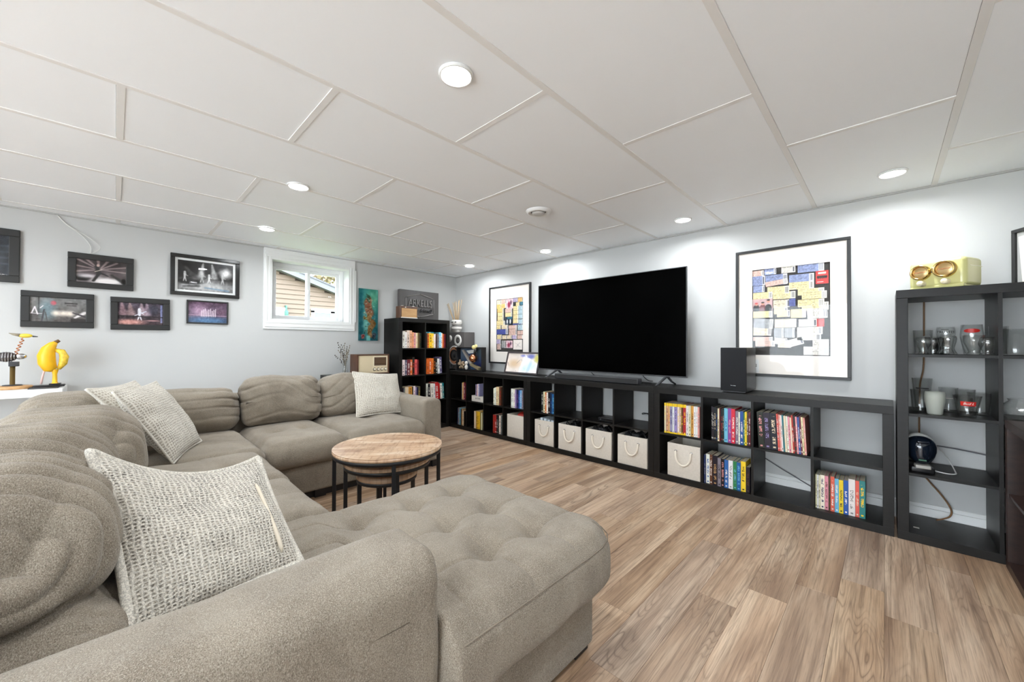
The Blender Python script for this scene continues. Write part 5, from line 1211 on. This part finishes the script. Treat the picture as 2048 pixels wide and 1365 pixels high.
# seat cushions
seg_cushion('seat_cushion', .95, -2.42, 1.80, -1.712, .27, .455, [(1.35, -2.06)], (), .03, seed=1)
seg_cushion('seat_cushion', .95, -2.975, 1.82, -2.43, .27, .455, [(1.40, -2.62), (1.40, -2.82)], (), .03, seed=2)
seg_cushion('seat_cushion', .95, -3.80, 1.84, -2.985, .27, .452, [(1.35, -3.3)], (('x', 1.5, .004),), .022, seed=3)
seg_cushion('seat_cushion', 1.85, -3.80, 2.52, -3.03, .27, .455, [(2.18, -3.25)], (('y', -3.34, .004), ('x', 2.2, .004)), .028, seed=4)
seg_cushion('seat_cushion', 2.53, -3.80, 3.13, -3.04, .27, .455, [(2.84, -3.28)], (('x', 2.84, .004),), .028, seed=5)
CX0, CX1, CY0, CY1 = 3.145, 4.075, -3.75, -2.325
def chaise_warp(P, cx, cy):
    P = P.copy(); ay = P[:, 1] + cy; k = smooth((ay + 3.165) / .05); full = P[:, 0] + cx
    nar = CX0 + (full - CX0) * (.625 / (CX1 - CX0)); P[:, 0] = full * k + nar * (1 - k) - cx
    # plan corners at the foot end are generously rounded
    hx, hy = (CX1 - CX0) / 2, (CY1 - CY0) / 2; R = .15; dx = np.abs(P[:, 0]) - (hx - R); dy = P[:, 1] - (hy - R)
    m = (dx > 0) & (dy > 0); L = np.sqrt(np.maximum(dx, 0) ** 2 + np.maximum(dy, 0) ** 2); mx = np.maximum(np.maximum(dx, dy), 1e-6)
    f = np.where(m & (L > 0), mx / np.maximum(L, 1e-6), 1.0)
    P[:, 0] = np.where(m, np.sign(P[:, 0]) * (hx - R + dx * f), P[:, 0]); P[:, 1] = np.where(m, hy - R + dy * f, P[:, 1]); return P
tf = [(3.37, -2.583), (3.623, -2.592), (3.856, -2.60), (3.37, -2.80), (3.623, -2.814), (3.859, -2.829), (3.37, -3.04), (3.62, -3.05)]
ch = seg_cushion('chaise_cushion', CX0, CY0, CX1, CY1, .235, .462, tf, (('x', 3.37, .004), ('x', 3.623, .005), ('x', 3.857, .006), ('y', -2.59, .004), ('y', -2.815, .006), ('y', -3.045, .005)), .028, r=.065, n=(180, 250, 16), warp=chaise_warp, seed=6, dep=.030)
# stitched seam round the chaise front edge
SEAM = pmat('seam_stitch', srgb(120, 110, 97), .9)
obj('edge_seam', MB().tube([(4.078, -3.10, .425), (4.081, -2.85, .427), (4.081, -2.55, .427), (4.078, -2.475, .427), (4.062, -2.41, .427), (4.035, -2.367, .427), (3.99, -2.335, .427), (3.92, -2.319, .427), (3.4, -2.319, .427)], .0022, 5), SEAM, SO, world=True)

# back cushions: window side, creases gathered towards their ends
def backA(cy, wy, z1, seed, x=1.00, lean=-.16, thick=.13, z0=.455):
    h = (thick, wy / 2, (z1 - z0) / 2)
    def fn(P, N, T_):
        P = P.copy(); u = T_[:, 1]; ends = .25 + .75 * np.abs(u) ** 1.5
        s = P[:, 2] * 10.5 + 1.1 * vnoise(P[:, 1] * 3.2, P[:, 2] * 3, 0, seed) + u * .35 * np.sign(vnoise(P[:, 2] * 6, 0, 0, seed + 2))
        k = crease(s, .13) * ends * (.5 + .5 * vnoise(P[:, 1] * 5, P[:, 2] * 9, 0, seed + 5))
        front = np.clip(N[:, 0] + .5 * np.abs(N[:, 1]) + .4 * N[:, 2], 0, 1)
        P += N * (-.026 * k * front)[:, None]
        P += N * (.018 * vnoise(P[:, 1] * 5, P[:, 2] * 5, P[:, 0] * 5, seed + 8) + .007 * vnoise(P[:, 1] * 14, P[:, 2] * 14, P[:, 0] * 14, seed + 9))[:, None]
        P[:, 0] += .035 * (1 - T_[:, 2] ** 2) * (1 - u ** 2) * (N[:, 0] > 0)
        P[:, 2] -= .02 * np.abs(u) ** 3 * (T_[:, 2] > 0); return P
    return pad('back_cushion', (x, cy, (z0 + z1) / 2), h, .095, (22, 90, 70), fn, Matrix.Rotation(lean, 3, 'Y'))
backA(-2.06, .62, .855, 3); backA(-2.675, .62, .87, 7); backA(-3.30, .64, .80, 12, x=.98)
# back cushions of the long side: deep folds running front to back
def backB(cx, wx, z0, z1, seed, y=-3.86, lean=.0, thick=.195, fold=.032, r=.15, name='back_cushion', drop=.13):
    h = (wx / 2, thick, (z1 - z0) / 2)
    def fn(P, N, T_):
        P = P.copy()
        s = P[:, 0] * 15 + P[:, 2] * 13 * np.abs(N[:, 0]) ** 1.5 * np.sign(P[:, 0]) + .9 * vnoise(P[:, 1] * 3, P[:, 2] * 3, 0, seed) + .5 * vnoise(P[:, 1] * 8, P[:, 0] * 5, P[:, 2] * 6, seed + 1)
        up = np.clip(.65 + .4 * T_[:, 2] + .3 * vnoise(P[:, 1] * 4, P[:, 0] * 4, P[:, 2] * 4, seed + 3), .3, 1)
        rid = np.abs(np.sin(pi * s)) ** .5
        P += N * (fold * (rid - .75) * up * (1 - .88 * N[:, 0] ** 2))[:, None]
        P += N * (.012 * vnoise(P[:, 0] * 4, P[:, 1] * 4, P[:, 2] * 4, seed + 8))[:, None]
        f = np.clip(T_[:, 2], -1, 1); P[:, 1] -= .05 * (f * .5 + .5) ** 2
        e = np.abs(T_[:, 0]) ** 3.2; P[:, 2] -= drop * e * np.clip(T_[:, 2] * .5 + .5, 0, 1); P[:, 1] -= .35 * drop * e * (N[:, 1] > -.2); return P
    return pad(name, (cx, y, (z0 + z1) / 2), h, r, (96, 60, 54), fn, Matrix.Rotation(lean, 3, 'X'))
backB(1.45, .56, .44, .87, 4, y=-3.84, fold=.020); backB(2.085, .60, .44, .845, 9, y=-3.80, thick=.235, fold=.020); backB(2.755, .63, .44, .865, 15, y=-3.86)
backB(3.385, .57, .575, .885, 21, y=-3.865, thick=.19, r=.13); backB(3.39, .58, .45, .615, 27, y=-3.84, thick=.20, r=.075, fold=.006, name='lumbar_roll', drop=.02)

# ------------------------------------------------------------------ loose pillows
def pillow(name, label, corners, thick, mat, sag=0.0, seed=0, n=60, pinch=.055, group='cream knitted pillows', puff_bias=.5, piping=True, pipe=.0068):
    """corners TL TR BR BL of the outward face"""
    TL, TR_, BR, BL = [np.array(c, float) for c in corners]
    t = thing(name, label, 'pillow', tuple((BL + BR) / 2), 0, group)
    u, v = np.meshgrid(np.linspace(0, 1, n), np.linspace(0, 1, n))
    Nrm = np.cross(TR_ - TL, TL - BL); Nrm /= np.linalg.norm(Nrm)
    if Nrm @ (np.array(CAM) - TL) < 0: Nrm = -Nrm
    cu, cv = u * 2 - 1, v * 2 - 1
    # edges bow inwards so the corners stand out
    uu = cu * (1 - pinch * (1 - cv ** 2) * np.abs(cu)); vv = cv * (1 - pinch * (1 - cu ** 2) * np.abs(cv)); a, b = (uu + 1) / 2, (vv + 1) / 2
    base_ = ((1 - a) * (1 - b))[..., None] * BL + (a * (1 - b))[..., None] * BR + (a * b)[..., None] * TR_ + ((1 - a) * b)[..., None] * TL
    base_[..., 2] -= sag * (1 - cu ** 2) * np.clip(b, 0, 1)
    prof = ((1 - np.abs(cu) ** 2.6) * (1 - np.abs(cv) ** 2.6)) ** .55
    wr = .014 * vnoise(u * 4, v * 4, 0, seed) + .006 * vnoise(u * 10, v * 10, 0, seed + 2)
    up = base_ + (prof * (thick * (1 - puff_bias) + wr * 1.0))[..., None] * Nrm; dn = base_ - (prof * (thick * puff_bias + wr * .5))[..., None] * Nrm
    vs = np.concatenate([up.reshape(-1, 3), dn.reshape(-1, 3)]) - np.array(t.location)
    i, j = np.meshgrid(np.arange(n - 1), np.arange(n - 1), indexing='ij'); q = (i * n + j).ravel(); f1 = np.stack([q, q + 1, q + n + 1, q + n], 1); f2 = f1[:, ::-1] + n * n
    me = bpy.data.meshes.new('pillow_cover'); me.from_pydata(vs.tolist(), [], f1.tolist() + f2.tolist())
    uvl = me.uv_layers.new(name='UVMap'); UV = np.stack([u.ravel(), v.ravel()], 1); UV = np.concatenate([UV, UV]); li = np.zeros(len(me.loops), dtype=np.int32); me.loops.foreach_get('vertex_index', li); uvl.data.foreach_set('uv', UV[li].ravel())
    me.polygons.foreach_set('use_smooth', [True] * len(me.polygons)); me.materials.append(mat)
    o = bpy.data.objects.new('pillow_cover', me); COL.objects.link(o); o.parent = t
    if piping:
        E_ = [base_[0, k] for k in range(0, n, 2)] + [base_[k, -1] for k in range(0, n, 2)] + [base_[-1, k] for k in range(n - 1, -1, -2)] + [base_[k, 0] for k in range(n - 1, -1, -2)]
        P_ = [tuple(np.array(e) - np.array(t.location)) for e in E_]; P_ = [p for k, p in enumerate(P_) if k == 0 or (Vector(p) - Vector(P_[k - 1])).length > 1e-4]
        obj('edge_piping', MB().tube(P_, pipe, 8, True), mat, t)
    return t, base_, Nrm
P1c = [(3.30, -3.735, .865), (3.21, -3.335, .745), (3.56, -3.30, .50), (3.64, -3.66, .51)]
p1, b1, n1 = pillow('throw_pillow', 'cream and charcoal boucle pillow with open zip, leaning on the near arm', P1c, .20, KNIT_N, sag=.055, seed=3, n=80, pinch=.05, puff_bias=.72, pipe=.011)
# zip opening along the right edge
m_ = b1.shape[0]; zp = [tuple(b1[int(m_ * f), int(m_ * .84)] + n1 * (.056 * ((1 - .68 ** 2.6) * (1 - abs(2 * f - 1) ** 2.6)) ** .55 + .004) - np.array(p1.location)) for f in np.linspace(.10, .72, 14)]
obj('zip_tape', MB().tube(zp, [.002] + [.006] * 12 + [.002], 6), pmat('zip_beige', srgb(206, 196, 178), .6), p1)
pillow('throw_pillow', 'cream waffle pillow in front in the sofa corner', [(1.80, -3.70, .885), (1.315, -3.50, .895), (1.41, -3.27, .475), (1.89, -3.455, .465)], .15, KNIT_M, seed=8, pinch=.06)
pillow('throw_pillow', 'paler waffle pillow half hidden behind another in the sofa corner', [(1.70, -3.80, .90), (1.24, -3.60, .90), (1.24, -3.30, .52), (1.70, -3.50, .50)], .12, KNIT_F, seed=12, pinch=.07)
pillow('throw_pillow', 'square cream waffle pillow leaning on the far sofa arm', [(1.07, -2.075, .880), (1.095, -1.615, .835), (1.345, -1.665, .475), (1.325, -2.145, .480)], .15, KNIT_F, seed=17, pinch=.06)

# ------------------------------------------------------------------ neighbour's house and tree seen through the window
HX = -5.0
hs = thing('neighbour_house', 'tan sided gable house across the yard outside the window', 'house', (HX, -1, 0))
SID = pmat('tan_siding', srgb(90, 75, 61), .6, var=.04, vscale=3); GREYR = pmat('grey_fascia', srgb(80, 81, 84), .6)
rake = lambda y: 2.80 - .33 * (y + 1.06)
z = .9; lap = .107
while z < 3.6:
    y1 = min(2.2, -1.06 - (z + lap - 2.80) / .33); 
    if y1 > -3.5:
        obj('siding_board', MB().add([(HX + .028, -3.6, z), (HX + .028, y1, z), (HX + .006, y1, z + lap), (HX + .006, -3.6, z + lap), (HX - .05, -3.6, z), (HX - .05, y1, z), (HX - .05, y1, z + lap), (HX - .05, -3.6, z + lap)], [(0, 1, 2, 3), (5, 4, 7, 6), (0, 4, 5, 1), (3, 2, 6, 7), (1, 5, 6, 2), (4, 0, 3, 7)]), SID, hs, world=True)
    z += lap
def rbox(y0, y1, a, b, x0, x1): return MB().add([(x0, y0, rake(y0) + a), (x1, y0, rake(y0) + a), (x1, y1, rake(y1) + a), (x0, y1, rake(y1) + a), (x0, y0, rake(y0) + b), (x1, y0, rake(y0) + b), (x1, y1, rake(y1) + b), (x0, y1, rake(y1) + b)], [(0, 3, 2, 1), (4, 5, 6, 7), (0, 1, 5, 4), (1, 2, 6, 5), (2, 3, 7, 6), (3, 0, 4, 7)])
obj('wall_core', MB().add([(HX - .1, -3.6, .5), (HX - .1, 2.2, .5), (HX - .1, 2.2, rake(2.2)), (HX - .1, -3.6, rake(-3.6))], [(0, 1, 2, 3)]), SID, hs, world=True)
obj('fascia', rbox(-3.6, 2.4, -.05, .075, HX + .02, HX + .20), GREYR, hs, world=True); obj('roof', rbox(-3.6, 2.4, .075, .11, HX - 3, HX + .22), pmat('roof_shingle', srgb(74, 74, 78), .8, var=.1, vscale=30), hs, world=True)
wd = obj('house_window', MB().box(HX + .0, -.46, 1.0, HX + .05, -.39, 1.95).box(HX + .0, -.02, 1.0, HX + .05, .12, 1.95).box(HX + .0, -.46, 1.90, HX + .05, .12, 2.0), VINYL, hs, world=True)
TEAL = pmat('teal_glass', srgb(74, 108, 110), .15)
obj('house_pane', MB().box(HX + .005, -.39, 1.0, HX + .034, -.02, 1.90), TEAL, hs, world=True)
obj('house_door', MB().box(HX + .0, -1.75, .6, HX + .05, -1.02, 1.97), VINYL, hs, world=True); obj('door_pane', MB().box(HX + .03, -1.5, .8, HX + .06, -1.13, 1.88), pmat('door_pane_beige', srgb(110, 106, 92), .3), hs, world=True)
obj('wall_lantern', MB().bbox(HX + .05, -1.04, 1.78, HX + .13, -.97, 1.90, .01).box(HX + .02, -1.02, 1.90, HX + .10, -.99, 2.02), pmat('verdigris', srgb(40, 84, 74), .5), hs, world=True)
tr = thing('backyard_tree', 'tree with pale autumn leaves behind the neighbour house', 'tree', (-11, 1.2, 0))
obj('trunk', MB().tube([(0, 0, 0), (.1, 0, 1.8), (0, .1, 3.4), (.1, .2, 5.0)], [.16, .13, .1, .04], 10), pmat('bark', srgb(96, 80, 66), .9), tr)
rng = np.random.default_rng(3); nl = 2600
c = rng.normal(size=(nl, 3)) * np.array([1.0, 1.5, 1.0]) + np.array([0, .3, 4.3]); d1 = rng.normal(size=(nl, 3)) * .07; d2 = rng.normal(size=(nl, 3)) * .07
vs_ = np.stack([c - d1, c + d2, c + d1, c - d2], 1).reshape(-1, 3)
lv = obj('foliage', MB().add(vs_.tolist(), [tuple(range(4 * i, 4 * i + 4)) for i in range(nl)]), pmat('autumn_leaf', srgb(122, 110, 82), .8, var=.3, vscale=3), tr); lv['kind'] = 'stuff'
tag(obj('lawn', MB().box(-40, -20, .7, -.25, 20, .75), pmat('lawn_green', srgb(96, 110, 64), .95, var=.2, vscale=2)), 'grass yard outside the basement window', 'ground', kind='structure')
